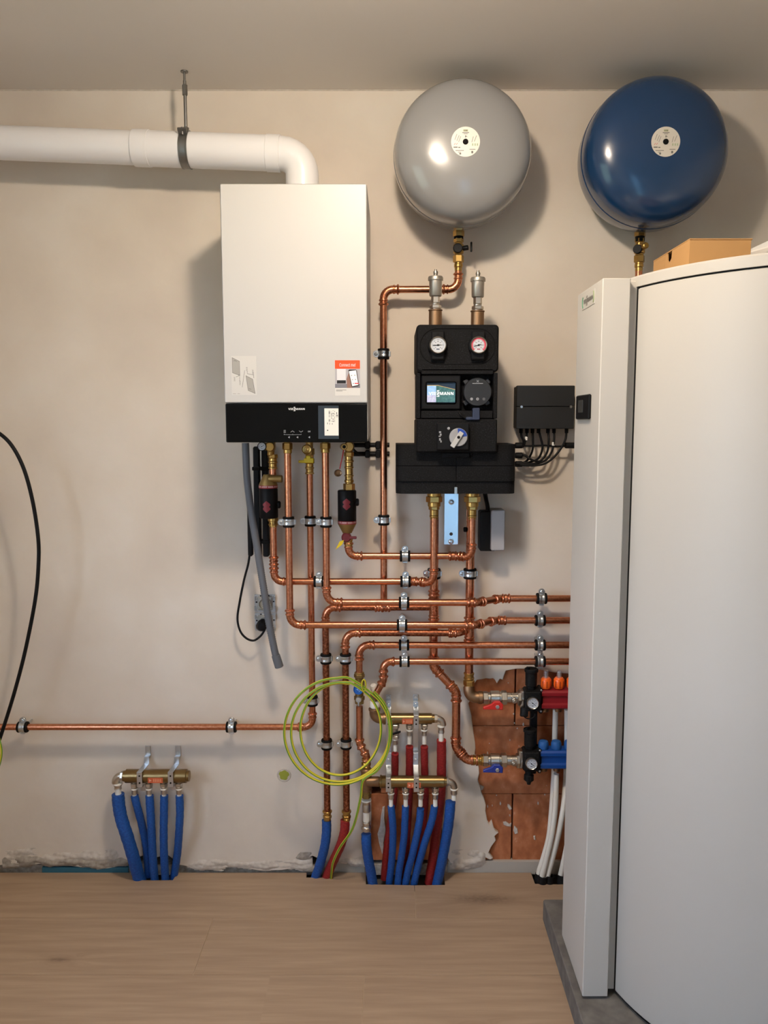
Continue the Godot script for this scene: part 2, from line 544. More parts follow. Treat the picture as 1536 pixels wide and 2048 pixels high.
func materials():
	M.plaster = mat(Color(1, 1, 1), 0.92)
	M.plaster.albedo_texture = noise_tex(0.006, [[0.0, C(205, 193, 180)], [0.45, C(213, 202, 188)], [0.7, C(216, 206, 193)], [1.0, C(220, 212, 201)]], 11, 5)
	M.plaster.uv1_scale = Vector3(0.55, 0.55, 1)
	M.plaster.heightmap_enabled = true
	M.plaster.heightmap_texture = noise_tex(0.01, null, 5, 5)
	M.plaster.heightmap_scale = 0.35
	M.rough_plaster = mat(Color(1, 1, 1), 0.95, 0.0, noise_tex(0.03, [[0.0, C(176, 166, 154)], [0.5, C(198, 188, 176)], [1.0, C(212, 205, 195)]], 21, 5), 3.0)
	M.mortar = mat(Color(1, 1, 1), 0.97, 0.0, noise_tex(0.03, [[0.0, C(130, 122, 112)], [0.5, C(158, 149, 138)], [1.0, C(182, 174, 162)]], 31, 5), 3.0)
	M.ceiling = mat(C(225, 218, 210), 0.95)
	M.wall = mat(C(220, 215, 208), 0.95)
	M.copper = piped(0.27, 1.0, noise_tex(0.012, [[0.2, C(192, 124, 93)], [0.5, C(205, 137, 104)], [0.85, C(214, 150, 117)]], 51, 5))
	M.copper_old = piped(0.42, 1.0, noise_tex(0.012, [[0.2, C(112, 66, 48)], [0.55, C(150, 92, 66)], [0.85, C(182, 118, 88)]], 52, 5))
	M.copper_fit = piped(0.3, 1.0, noise_tex(0.02, [[0.2, C(170, 102, 72)], [0.6, C(206, 134, 100)], [0.85, C(226, 164, 124)]], 53, 5))
	M.brass = mat(C(188, 153, 90), 0.28, 1.0)
	M.bronze = mat(C(150, 120, 92), 0.45, 1.0)
	M.dull_brass = mat(C(150, 124, 76), 0.5, 0.85)
	M.manifold_brass = mat(C(142, 119, 80), 0.3, 1.0)
	M.nickel = mat(C(196, 190, 180), 0.28, 1.0)
	M.zinc = mat(C(205, 210, 214), 0.3, 1.0)
	M.galv = mat(Color(1, 1, 1), 0.42, 1.0, noise_tex(0.05, [[0.2, C(150, 154, 158)], [0.8, C(186, 190, 194)]], 56, 3), 4.0)
	M.rubber = mat(C(10, 10, 11), 0.7)
	M.black = mat(C(17, 17, 19), 0.5)
	M.black_dusty = mat(Color(1, 1, 1), 0.6, 0.0, noise_tex(0.05, [[0.0, C(12, 12, 13)], [0.7, C(22, 22, 23)], [1.0, C(66, 64, 60)]], 57, 4), 5.0)
	M.cable = mat(C(16, 16, 18), 0.5)
	M.epp = mat(Color(1, 1, 1), 0.75, 0.0, noise_tex(0.12, [[0.0, C(6, 6, 7)], [0.55, C(17, 17, 19)], [0.75, C(27, 27, 30)], [0.92, C(56, 57, 62)]], 58, 3), 3.0)
	M.gloss_black = mat(C(6, 7, 8), 0.14)
	M.white_enamel = mat(C(188, 187, 185), 0.42)
	M.cabinet_white = mat(C(181, 177, 170), 0.45)
	M.column_white = mat(C(192, 188, 181), 0.45)
	M.white_plastic = mat(C(226, 223, 214), 0.4)
	M.flue_white = mat(C(232, 231, 232), 0.3)
	M.grey_hose = mat(C(92, 96, 103), 0.5)
	M.vessel_grey = mat(C(138, 138, 139), 0.22)
	M.vessel_grey.clearcoat_enabled = true; M.vessel_grey.clearcoat = 0.5; M.vessel_grey.clearcoat_roughness = 0.1
	M.vessel_blue = mat(C(20, 54, 92), 0.22)
	M.vessel_blue.clearcoat_enabled = true; M.vessel_blue.clearcoat = 0.5; M.vessel_blue.clearcoat_roughness = 0.1
	M.blue_hose = piped(0.6, 0.0, noise_tex(0.02, [[0.0, C(12, 62, 130)], [0.7, C(18, 80, 158)], [0.88, C(28, 88, 160)], [1.0, C(98, 126, 160)]], 61, 4))
	M.red_hose = piped(0.6, 0.0, noise_tex(0.02, [[0.0, C(120, 20, 20)], [0.7, C(150, 30, 28)], [1.0, C(160, 52, 46)]], 62, 4))
	M.brick = []
	for k in 3: M.brick.append(mat(Color(1, 1, 1), 0.9, 0.0, noise_tex(0.02, [[0.0, C(152, 89, 55)], [0.5, C(174, 105, 65)], [0.85, C(190, 121, 82)], [1.0, C(210, 168, 140)]], 71 + k, 5), Vector3(2.2, 1.6, 2.2)))
	M.strip = mat(C(204, 208, 212), 0.34, 1.0)
	for k in ["epp", "black", "black_dusty", "rubber", "cable", "gloss_black"]: M[k].metallic_specular = 0.3
	M.foam = mat(C(176, 168, 156), 0.9)
	M.dark = mat(C(92, 86, 80), 0.95)
	M.red_paint = mat(C(140, 26, 34), 0.42)
	M.blue_paint = mat(C(14, 70, 146), 0.42)
	M.red_plastic = mat(C(198, 40, 34), 0.35)
	M.blue_plastic = mat(C(34, 52, 140), 0.35)
	M.cap_blue = mat(C(34, 90, 156), 0.55)
	M.orange = mat(C(246, 104, 30), 0.35)
	M.yellow = mat(C(216, 190, 30), 0.4)
	M.clear = mat(Color(0.9, 0.92, 0.92, 0.18), 0.05)
	M.clear.transparency = BaseMaterial3D.TRANSPARENCY_ALPHA
	M.concrete = mat(Color(1, 1, 1), 0.9, 0.0, noise_tex(0.02, [[0.0, C(88, 84, 80)], [1.0, C(124, 119, 112)]], 81, 4), 1.5)
	M.card = mat(C(184, 140, 88), 0.85)
	M.paper = mat(C(236, 234, 230), 0.8)
	M.white_print = mat(C(225, 226, 228), 0.5)
	M.grey_print = mat(C(150, 152, 156), 0.5)
	M.grey_plastic = mat(C(150, 150, 152), 0.5)

func plank_img(seed_, knots):
	var w = 1024; var h = 160
	var im = Image.create(w, h, false, Image.FORMAT_RGB8)
	var f = FastNoiseLite.new(); f.seed = seed_; f.frequency = 0.012; f.fractal_octaves = 4
	var g = FastNoiseLite.new(); g.seed = seed_ + 9; g.frequency = 0.05; g.fractal_octaves = 3
	var a = C(151, 126, 103); var b = C(174, 149, 123); var dk = C(104, 83, 66)
	for y in h:
		for x in w:
			var yy = float(y); var dark = 0.0
			for k in knots:
				var d = Vector2((x - k.x) * 0.32, y - k.y)
				var q = d.length() / k.z
				yy += 26.0 * exp(-q * q * 0.25) * signf(d.y + 0.01) * minf(1.0, absf(d.y) / 8.0)
				dark = maxf(dark, exp(-q * q * 1.6))
			var t = 0.5 + 0.55 * f.get_noise_2d(x * 0.35, yy * 4.5) + 0.22 * g.get_noise_2d(x * 0.22, yy * 9.0)
			im.set_pixel(x, y, a.lerp(b, clampf(t, 0, 1)).lerp(dk, dark * (0.65 + 0.3 * g.get_noise_2d(x * 2.0, y * 3.0))))
	return im

func room():
	var HT = 2.5803
	# back wall: clay blocks behind a coat of plaster
	var w = setting("wall_back")
	var g = MB.new()
	g.box(Vector3(0, 1.29, -0.2), Vector3(3.9, 2.7, 0.12))
	put(w, "core", g, M.mortar)
	var k = 0
	for row in [[0.0386 - 0.004, 0.2782, [-0.1447, 0.417, 0.9408]], [0.2782, 0.5221, [-0.0409, 0.1636, 0.6835, 1.0158]], [0.5221, 0.7612, [0.1625, 0.4197, 0.9409]]]:
		for i in row[2].size() - 1:
			g = MB.new()
			var gap = 0.0025
			var x0 = row[2][i] + gap; var x1 = row[2][i + 1] - gap
			g.box(Vector3((x0 + x1) / 2, (row[0] + row[1]) / 2, -0.0815 + 0.0015 * (k % 2)), Vector3(x1 - x0, row[1] - row[0] - 0.0016, 0.13), 0.002)
			put(w, "brick", g, M.brick[k % 3])
			k += 1
	var low = [Vector2(-1.4632, 0.0221), Vector2(-1.359, 0.0257), Vector2(-1.3067, 0.0312), Vector2(-1.2514, 0.0276), Vector2(-1.194, 0.0331), Vector2(-1.1336, 0.0257), Vector2(-1.0785, 0.0184), Vector2(-1.0555, 0.0294), Vector2(-1.0234, 0.0092), Vector2(-0.9798, 0.0147), Vector2(-0.943, 0.0239), Vector2(-0.9097, 0.0349), Vector2(-0.8936, 0.0496), Vector2(-0.8638, 0.0605), Vector2(-0.8207, 0.0532), Vector2(-0.7771, 0.0642), Vector2(-0.7518, 0.0422), Vector2(-0.7418, 0.0276), Vector2(-0.7091, 0.0221), Vector2(-0.6658, 0.0184), Vector2(-0.6017, 0.0165), Vector2(-0.5271, 0.0202), Vector2(-0.458, 0.0055), Vector2(-0.3834, 0.0074), Vector2(-0.3434, 0.0147), Vector2(-0.312, 0.0257), Vector2(-0.2979, 0.0496), Vector2(-0.2752, 0.0605), Vector2(-0.2494, 0.0477), Vector2(-0.2235, 0.0386), Vector2(-0.1941, 0.0349), Vector2(-0.1594, 0.0294), Vector2(-0.1386, 0.0422), Vector2(-0.1247, 0.0496), Vector2(-0.1091, 0.0569), Vector2(-0.0831, 0.0605), Vector2(-0.0726, 0.0825), Vector2(-0.0742, 0.1372), Vector2(-0.0705, 0.2097), Vector2(-0.0721, 0.2638), Vector2(-0.0703, 0.3105), Vector2(-0.0411, 0.3213), Vector2(0.0274, 0.3177), Vector2(0.1045, 0.3249), Vector2(0.1645, 0.3159), Vector2(0.1717, 0.2638), Vector2(0.1653, 0.1916), Vector2(0.1796, 0.119), Vector2(0.1869, 0.0642), Vector2(0.2027, 0.0331), Vector2(0.227, 0.0294), Vector2(0.2445, 0.0147), Vector2(0.2619, 0.011), Vector2(0.2792, 0.0184), Vector2(0.2929, 0.0312), Vector2(0.3082, 0.0514), Vector2(0.322, 0.055), Vector2(0.3395, 0.0459), Vector2(0.3498, 0.0514), Vector2(0.3339, 0.0715), Vector2(0.3423, 0.0916), Vector2(0.3592, 0.1171), Vector2(0.3538, 0.1317), Vector2(0.3675, 0.1444), Vector2(0.3535, 0.1553), Vector2(0.3445, 0.1862), Vector2(0.336, 0.1735), Vector2(0.329, 0.1843), Vector2(0.3252, 0.2061), Vector2(0.3216, 0.2241), Vector2(0.323, 0.2458), Vector2(0.3158, 0.271), Vector2(0.307, 0.289), Vector2(0.3033, 0.3087), Vector2(0.2963, 0.3249), Vector2(0.2944, 0.3374), Vector2(0.2993, 0.3588), Vector2(0.2973, 0.3803), Vector2(0.2885, 0.407), Vector2(0.2831, 0.4301), Vector2(0.2846, 0.4496), Vector2(0.2826, 0.4709), Vector2(0.2771, 0.5044), Vector2(0.2716, 0.545), Vector2(0.2697, 0.5626), Vector2(0.2661, 0.5784), Vector2(0.259, 0.6064), Vector2(0.2722, 0.6361), Vector2(0.2752, 0.671), Vector2(0.2869, 0.6884), Vector2(0.302, 0.6901), Vector2(0.3172, 0.6936), Vector2(0.3307, 0.6919), Vector2(0.3408, 0.6936), Vector2(0.3476, 0.6884), Vector2(0.3545, 0.6762), Vector2(0.3578, 0.6814), Vector2(0.3644, 0.6919), Vector2(0.3746, 0.6884), Vector2(0.3778, 0.7023), Vector2(0.3842, 0.7197), Vector2(0.401, 0.7231), Vector2(0.4195, 0.7266), Vector2(0.4481, 0.7266), Vector2(0.4987, 0.7231), Vector2(0.5495, 0.7127), Vector2(0.6086, 0.7092), Vector2(0.7017, 0.6954), Vector2(0.855, 0.6536), Vector2(0.8795, 0.4425), Vector2(0.8816, 0.1916), Vector2(0.8942, 0.0312)]
	var pl = low.duplicate()
	pl.append(Vector2(1.9, 0.0276)); pl.append(Vector2(1.9, HT + 0.02)); pl.append(Vector2(-1.9, HT + 0.02)); pl.append(Vector2(-1.9, 0.0221))
	g = MB.new()
	g.prism(pl, -0.0165, 0.0, Basis(), Vector3(), 0.0022)
	put(w, "plaster_coat", g, M.plaster)
	# scraps of plaster left on the blocks
	for q in [[[Vector2(-0.0327, 0.2314), Vector2(-0.0241, 0.235), Vector2(-0.0258, 0.1916), Vector2(-0.0207, 0.1462), Vector2(-0.0294, 0.1007), Vector2(-0.026, 0.0715), Vector2(-0.0346, 0.0605), Vector2(-0.0449, 0.1007), Vector2(-0.0501, 0.1335), Vector2(-0.0414, 0.1644), Vector2(-0.0379, 0.2006)], 0], [[Vector2(0.4004, 0.2422), Vector2(0.4073, 0.2386), Vector2(0.4144, 0.2259), Vector2(0.4059, 0.2205), Vector2(0.3988, 0.2332)], 0], [[Vector2(0.424, 0.1644), Vector2(0.4346, 0.1535), Vector2(0.4366, 0.1372), Vector2(0.4263, 0.1335), Vector2(0.4209, 0.1462)], 0], [[Vector2(0.3842, 0.1771), Vector2(0.3945, 0.1789), Vector2(0.4067, 0.1698), Vector2(0.4136, 0.1735), Vector2(0.412, 0.1608), Vector2(0.3965, 0.1626), Vector2(0.3861, 0.168)], 0], [[Vector2(0.4903, 0.1262), Vector2(0.4972, 0.1281), Vector2(0.4992, 0.1117), Vector2(0.4923, 0.1135)], 0], [[Vector2(0.3033, 0.3123), Vector2(0.3171, 0.3051), Vector2(0.3138, 0.2962), Vector2(0.3053, 0.2908)], 0]]:
		g = MB.new()
		g.prism(q[0], -0.0175, -0.0105, Basis(), Vector3(), 0.002)
		put(w, "plaster_scrap", g, M.rough_plaster)
	var rg = RandomNumberGenerator.new(); rg.seed = 12
	for spot in 26:
		var bc = Vector2(rg.randf_range(0.3255, 0.5556), rg.randf_range(0.0496, 0.6797))
		var sz = rg.randf_range(0.0014, 0.0034); var tall = rg.randf_range(0.8, 2.4)
		var bl = []
		for j in 7: bl.append(bc + Vector2(cos(TAU * j / 7) * sz, sin(TAU * j / 7) * sz * tall) * rg.randf_range(0.6, 1.1))
		g = MB.new()
		g.prism(bl, -0.0175, -0.0138)
		put(w, "plaster_scrap", g, M.rough_plaster)
	# edging strip and screed between wall and boards
	g = MB.new()
	g.box(Vector3(0.524, 0.014, -0.0165), Vector3(0.66, 0.05, 0.025), 0.003)
	put(w, "edging_strip", g, M.foam)
	g = MB.new()
	g.box(Vector3(-0.4, 0.0, -0.045), Vector3(3.0, 0.04, 0.06), 0.003)
	put(w, "screed_edge", g, M.mortar)
	g = MB.new()
	g.box(Vector3(-0.1636, 0.012, -0.02), Vector3(0.14, 0.045, 0.02), 0.003)
	put(w, "edging_strip", g, M.foam)
	g = MB.new()
	g.box(Vector3(-1.0651, 0.004, -0.006), Vector3(0.3, 0.028, 0.01), 0.001)
	put(w, "foil_strip", g, mat(C(40, 96, 118), 0.6))
	# lumps of mortar and plaster along the foot of the wall
	ridge(w, "mortar_ridge", -1.35, -0.9041, 0.014, 0.062, 3, M.mortar, 0.011)
	ridge(w, "plaster_ridge", -1.35, -0.9422, 0.03, 0.09, 8, M.rough_plaster, 0.007)
	ridge(w, "plaster_ridge", -0.7413, -0.2754, 0.005, 0.05, 14, M.rough_plaster, 0.008)
	ridge(w, "mortar_ridge", -0.3447, -0.2633, 0.003, 0.075, 19, M.mortar, 0.011)
	ridge(w, "plaster_ridge", -0.2234, -0.0849, 0.02, 0.075, 23, M.rough_plaster, 0.01)
	ridge(w, "plaster_ridge", 0.2009, 0.336, 0.01, 0.085, 29, M.rough_plaster, 0.011)
	# trowel line left in the plaster near the manifolds
	var c = setting("ceiling")
	g = MB.new()
	g.box(Vector3(0, HT + 0.06, 2.1), Vector3(3.9, 0.12, 4.8))
	put(c, "slab", g, M.ceiling)
	g = MB.new()
	var f = FastNoiseLite.new(); f.seed = 4; f.frequency = 7.0
	var pts = []
	for i in 140: pts.append(Vector3(-1.75 + i * 0.025, HT - 0.0005 + 0.0012 * f.get_noise_1d(i * 0.31), 0.0005))
	g.tube(pts, 0.0026, 6)
	put(c, "edge_filler", g, M.rough_plaster)
	var s = setting("wall_right")
	g = MB.new(); g.box(Vector3(1.81, 1.25, 2.1), Vector3(0.12, 2.9, 4.8)); put(s, "panel", g, M.wall)
	# left wall with a window, outside the frame
	s = setting("wall_left")
	for q in [[Vector3(-1.81, 1.25, 0.6), Vector3(0.12, 2.9, 1.8)], [Vector3(-1.81, 1.25, 3.85), Vector3(0.12, 2.9, 1.3)], [Vector3(-1.81, 0.35, 2.35), Vector3(0.12, 1.1, 1.7)], [Vector3(-1.81, 2.5, 2.35), Vector3(0.12, 0.5, 1.7)]]:
		g = MB.new(); g.box(q[0], q[1]); put(s, "panel", g, M.wall)
	var d = setting("window_1")
	g = MB.new()
	for q in [[Vector3(-1.81, 1.575, 1.53), Vector3(0.07, 1.35, 0.06)], [Vector3(-1.81, 1.575, 3.17), Vector3(0.07, 1.35, 0.06)], [Vector3(-1.81, 1.575, 2.35), Vector3(0.07, 1.35, 0.06)], [Vector3(-1.81, 0.93, 2.35), Vector3(0.07, 0.06, 1.7)], [Vector3(-1.81, 2.22, 2.35), Vector3(0.07, 0.06, 1.7)]]: g.box(q[0], q[1], 0.004)
	put(d, "window_frame", g, M.white_plastic)
	for z in [1.94, 2.76]:
		g = MB.new()
		g.box(Vector3(-1.81, 1.575, z), Vector3(0.006, 1.23, 0.76))
		put(d, "pane", g, M.clear)
	# wall behind the viewer with a narrow glazed garden door
	s = setting("wall_front")
	for q in [[Vector3(-0.81, 1.25, 4.3), Vector3(2.14, 2.9, 0.14)], [Vector3(1.36, 1.25, 4.3), Vector3(1.0, 2.9, 0.14)], [Vector3(0.56, 2.4, 4.3), Vector3(0.6, 0.6, 0.14)], [Vector3(0.56, -0.1, 4.3), Vector3(0.6, 0.2, 0.14)]]:
		g = MB.new(); g.box(q[0], q[1]); put(s, "panel", g, M.wall)
	d = setting("door_1")
	g = MB.new()
	for q in [[Vector3(0.3, 1.05, 4.3), Vector3(0.08, 2.1, 0.07)], [Vector3(0.82, 1.05, 4.3), Vector3(0.08, 2.1, 0.07)], [Vector3(0.56, 2.06, 4.3), Vector3(0.44, 0.08, 0.07)], [Vector3(0.56, 0.1, 4.3), Vector3(0.44, 0.2, 0.07)]]: g.box(q[0], q[1], 0.004)
	put(d, "door_frame", g, mat(C(60, 62, 66), 0.5))
	g = MB.new()
	g.box(Vector3(0.56, 1.11, 4.3), Vector3(0.44, 1.82, 0.006))
	put(d, "pane", g, M.clear)
	s = setting("exterior_sky_blocker")  # unseen blue panel added to dim the sky in the door and tint reflections
	g = MB.new(); g.box(Vector3(0.7, 1.6, 6.3), Vector3(5.0, 3.8, 0.15)); put(s, "panel", g, mat(C(152, 186, 208), 0.9))
	# oak boards, each one of its own, the first row cut out around the pipes
	var fl = setting("floor")
	g = MB.new()
	g.box(Vector3(0, -0.09, 2.1), Vector3(3.9, 0.1, 4.8))
	put(fl, "screed", g, M.dark)
	g = MB.new()
	g.box(Vector3(0, -0.0215, 2.26), Vector3(3.6, 0.04, 4.3))
	put(fl, "underlay", g, mat(C(196, 174, 150), 0.9))
	var woods = []
	for q in [[3, [Vector3(640, 70, 20), Vector3(330, 60, 9)]], [17, [Vector3(180, 96, 11)]], [29, [Vector3(800, 40, 8), Vector3(420, 120, 7)]], [41, []]]:
		var m = StandardMaterial3D.new()
		m.albedo_texture = ImageTexture.create_from_image(plank_img(q[0], q[1]))
		m.roughness = 0.55
		woods.append(m)
	var flatb = Basis(Vector3(1, 0, 0), Vector3(0, 0, 1), Vector3(0, 1, 0))
	var x0 = 0.0756
	var cut = [[-0.8892, -0.745, 0.048], [-0.2963, -0.2067, 0.032], [-0.0903, 0.1789, 0.075], [0.4821, 0.6405, 0.072]]
	var zr = [0.0, 0.256, 0.518, 0.78, 1.042, 1.304, 1.566, 1.828, 2.09, 2.352, 2.614, 2.876, 3.138, 3.4, 3.662, 3.924, 4.186, 4.4]
	for r in zr.size() - 1:
		var ends = [[-1.75, x0, 1.75], [-1.75, -0.5624, 1.35, 1.75], [-1.75, -0.0779, 1.75], [-1.75, -0.9, 0.5, 1.75], [-1.75, 0.1, 1.75]][r if r < 3 else 3 + r % 2]
		for i in ends.size() - 1:
			var a = ends[i] + 0.0007; var b = ends[i + 1] - 0.0007
			var pg = []
			if r == 0:
				pg.append(Vector2(a, 0.0005))
				for q in cut:
					if q[0] < a or q[0] > b: 
						if q[1] > a and q[0] < a:
							pg.clear()
							pg.append(Vector2(a, q[2] + 0.002)); pg.append(Vector2(q[1], q[2])); pg.append(Vector2(q[1], 0.0005))
						continue
					pg.append(Vector2(q[0], 0.0005)); pg.append(Vector2(q[0] + 0.002, q[2] * 0.95))
					if q[1] > b:
						pg.append(Vector2(b, q[2] + 0.002))
					else:
						pg.append(Vector2((q[0] + q[1]) / 2, q[2])); pg.append(Vector2(q[1] - 0.003, q[2] * 0.97)); pg.append(Vector2(q[1], 0.0005))
				if pg[-1].x < b - 0.001: pg.append(Vector2(b, 0.0005))
			else:
				pg.append(Vector2(a, zr[r] + 0.0007)); pg.append(Vector2(b, zr[r] + 0.0007))
			pg.append(Vector2(b, zr[r + 1] - 0.0007)); pg.append(Vector2(a, zr[r + 1] - 0.0007))
			g = MB.new()
			g.prism(pg, -0.0012 if r > 0 else -0.014, 0.0, flatb, Vector3(), 0.0003)
			var idx = [1, 0, 2, 3, 3, 2][(r * 2 + i) % 6]
			var m = woods[idx].duplicate()
			m.uv1_scale = Vector3(1.0 / 1.9, 1.0 / 0.262, 1)
			m.uv1_offset = Vector3(-a / 1.9 + 0.13 * r * (0 if r < 2 else 1), -zr[r] / 0.262, 0)
			if r == 0 and i == 1: m.uv1_offset = Vector3(0.625 - (0.2998) / 1.9, -zr[r] / 0.262 - 0.15, 0)
			put(fl, "plank", g, m)

# lumpy strip whose low parts sink into the wall, so that its outline is ragged
func ridge(parent, called, xa, xb, ya, yb, seed_, m, hgt):
	var f = FastNoiseLite.new(); f.seed = seed_; f.frequency = 9.0; f.fractal_octaves = 4
	var nx = maxi(12, int((xb - xa) / 0.006)); var ny = 14
	var p = []
	for i in nx + 1:
		var col = []
		for j in ny + 1:
			var u = float(i) / nx; var w = float(j) / ny
			var x = lerpf(xa, xb, u); var y = lerpf(ya, yb, w)
			var e = sin(PI * w) * minf(1.0, minf(u, 1.0 - u) * (xb - xa) / 0.02)
			col.append(Vector3(x, y, hgt * (e * 0.75 - 0.42 + 1.1 * f.get_noise_2d(x * 1.0, y * 2.6))))
		p.append(col)
	var nn = []
	for i in nx + 1:
		var col = []
		for j in ny + 1:
			var a = p[mini(i + 1, nx)][j] - p[maxi(i - 1, 0)][j]
			var b = p[i][mini(j + 1, ny)] - p[i][maxi(j - 1, 0)]
			col.append(a.cross(b).normalized())
		nn.append(col)
	var g = MB.new()
	for i in nx:
		for j in ny:
			if maxf(maxf(p[i][j].z, p[i + 1][j].z), maxf(p[i][j + 1].z, p[i + 1][j + 1].z)) < -0.001: continue
			g.quad(p[i][j], p[i + 1][j], p[i + 1][j + 1], p[i][j + 1], nn[i][j], nn[i + 1][j], nn[i + 1][j + 1], nn[i][j + 1])
	if g.v.size(): put(parent, called, g, m)

# lettering stretched to a given width and height
func fit(parent, called, s, w, h, at, bs, m, weight = 700):
	var t = TextMesh.new()
	var f = SystemFont.new()
	f.font_names = PackedStringArray(["Droid Sans"]); f.font_weight = weight
	t.font = f; t.text = s; t.font_size = 48; t.pixel_size = 0.001; t.depth = 0.0; t.curve_step = 1.0
	var ab = t.get_aabb()
	var o = put(parent, called, t, m)
	var sx = w / ab.size.x; var sy = h / ab.size.y
	var b2 = Basis(bs.x * sx, bs.y * sy, bs.z)
	var cc = ab.position + ab.size * 0.5
	o.transform = Transform3D(b2, at - b2 * Vector3(cc.x, cc.y, 0) + bs.z * 0.0003)
	return o

# maker's word mark: VIE, two S one above the other, MANN
func wordmark(parent, at, bs, w, m):
	var h = w * 0.115
	fit(parent, "lettering", "VIE", w * 0.3, h, at - bs.x * w * 0.348, bs, m)
	fit(parent, "lettering", "S", w * 0.115, h * 1.05, at - bs.x * w * 0.12 + bs.y * h * 0.58, bs, m)
	fit(parent, "lettering", "S", w * 0.115, h * 1.05, at - bs.x * w * 0.12 - bs.y * h * 0.58, bs, m)
	fit(parent, "lettering", "MANN", w * 0.55, h, at + bs.x * w * 0.227, bs, m)

func boiler():
	var t = thing("wall_boiler", "white wall-hung gas boiler with a black control panel below", "boiler")
	var x0 = -0.4685; var x1 = -0.0685; var cx = -0.2685
	var g = MB.new()
	g.box(Vector3(cx, 1.849, 0.176), Vector3(0.4, 0.694, 0.33), 0.003)
	put(t, "casing", g, M.white_enamel)
	g = MB.new()
	g.box(Vector3(cx, (1.6062 + 2.197) / 2, 0.3515), Vector3(0.4, 2.197 - 1.6062, 0.021), 0.0035)
	put(t, "front_cover", g, M.white_enamel)
	g = MB.new()
	g.box(Vector3(cx, (1.4962 + 1.6045) / 2, 0.3505), Vector3(0.397, 0.1083, 0.0215), 0.0025)
	var p = put(t, "control_panel", g, M.gloss_black)
	wordmark(p, Vector3(-0.2674, 1.5896, 0.3615), Basis(), 0.0462, M.white_print)
	g = MB.new()
	for q in [[569, 861], [569, 863.2], [569, 865.4]]: g.box(Vector3(-0.2685 + (q[0] - 592.5) * 0.0014, 1.5269 + (863.2 - q[1]) * 0.0014, 0.3616), Vector3(0.006, 0.0011, 0.0004))
	var yy = 1.5269
	for q in [[-0.2795, 1.0], [-0.2556, -1.0]]:
		for s in [-1.0, 1.0]: g.box(Vector3(q[0] + s * 0.0026, yy, 0.3616), Vector3(0.0068, 0.0012, 0.0004), 0.0, Basis(OUT, -s * q[1] * 0.6))
	g.box(Vector3(-0.2796, 1.5178, 0.3616), Vector3(0.0492, 0.0008, 0.0004))
	for q in [568, 585, 602]: g.box(Vector3(cx + (q - 592.5) * 0.00139, 1.519, 0.3616), Vector3(0.0008, 0.003, 0.0004))
	for q in [-0.2896, -0.2657, -0.2326]:
		g.prism([Vector2(-0.003, 0.0), Vector2(0.002, 0.003), Vector2(0.002, -0.003)], 0.0, 0.0004, Basis(), Vector3(q, 1.5108, 0.3614))
	put(p, "button_icons", g, M.grey_print)
	fit(p, "lettering", "OK", 0.0075, 0.0042, Vector3(-0.2324, 1.5269, 0.3616), Basis(), M.grey_print)
	# film pocket with rating plate
	g = MB.new()
	g.box(Vector3(-0.1781, 1.5527, 0.3618), Vector3(0.0575, 0.0926, 0.0005))
	put(p, "film_pocket", g, mat(C(46, 56, 66), 0.12))
	var im = Image.create(112, 216, false, Image.FORMAT_RGB8)
	im.fill(C(226, 224, 216))
	var rg = RandomNumberGenerator.new(); rg.seed = 5
	for y in range(18, 108, 3):
		for q in [[34, 46], [54, 60], [64, 76], [80, 84]]:
			if rg.randf() < 0.62: im.fill_rect(Rect2i(q[0], y, q[1] - q[0], 2), C(70, 70, 72))
	im.fill_rect(Rect2i(20, 170, 9, 9), C(40, 40, 42))
	for q in [[22, 112, 4, 14], [96, 52, 10, 4], [96, 30, 5, 16], [40, 115, 3, 14], [60, 118, 4, 10]]: im.fill_rect(Rect2i(q[0], q[1], q[2], q[3]), C(60, 60, 64))
	g = MB.new()
	g.box(Vector3(-0.1697, 1.5534, 0.3624), Vector3(0.0393, 0.0757, 0.0005))
	var rp = put(p, "rating_plate", g, printed(im))
	fit(rp, "lettering", "CE", 0.006, 0.005, Vector3(-0.1541, 1.5701, 0.3629), Basis(Vector3(0, 1, 0), Vector3(-1, 0, 0), OUT), M.black)
	# mounting pictogram sticker
	im = Image.create(204, 312, false, Image.FORMAT_RGB8)
	im.fill(C(198, 196, 192))
	var gr = C(156, 153, 147); var ln = C(74, 72, 70)
	fill(im, [Vector2(8, 14), Vector2(68, 44), Vector2(68, 156), Vector2(8, 134)], gr)
	fill(im, [Vector2(118, 158), Vector2(172, 186), Vector2(190, 300), Vector2(134, 276)], gr)
	for q in [[8, 14, 68, 44], [68, 44, 68, 156], [68, 156, 8, 134], [8, 134, 8, 14], [108, 116, 86, 250], [118, 158, 172, 186], [172, 186, 190, 300], [190, 300, 134, 276], [134, 276, 118, 158], [130, 142, 180, 152], [130, 120, 130, 142], [178, 130, 182, 176], [36, 168, 58, 160], [58, 160, 60, 150], [20, 40, 34, 36], [34, 36, 44, 46], [140, 262, 158, 266], [66, 150, 66, 200]]: stroke(im, Vector2(q[0], q[1]), Vector2(q[2], q[3]), 2.4, ln)
	for q in [[18, 170], [62, 200], [120, 90], [168, 112]]:
		for k in 5: stroke(im, Vector2(q[0] + 3 * (k % 2), q[1] + k * 7), Vector2(q[0] + 11, q[1] + k * 7 + 2), 2, ln)
	stroke(im, Vector2(10, 302), Vector2(32, 302), 4, gr); stroke(im, Vector2(48, 302), Vector2(64, 302), 4, gr)
	g = MB.new()
	g.box(Vector3(-0.4124, 1.6822, 0.3622), Vector3(0.0697, 0.1073, 0.0005))
	put(t, "pictogram_sticker", g, printed(im, 0.5))
	# leaflet sticker with an orange head and a picture of a boiler and a telephone
	im = Image.create(204, 284, false, Image.FORMAT_RGB8)
	im.fill(C(206, 204, 200))
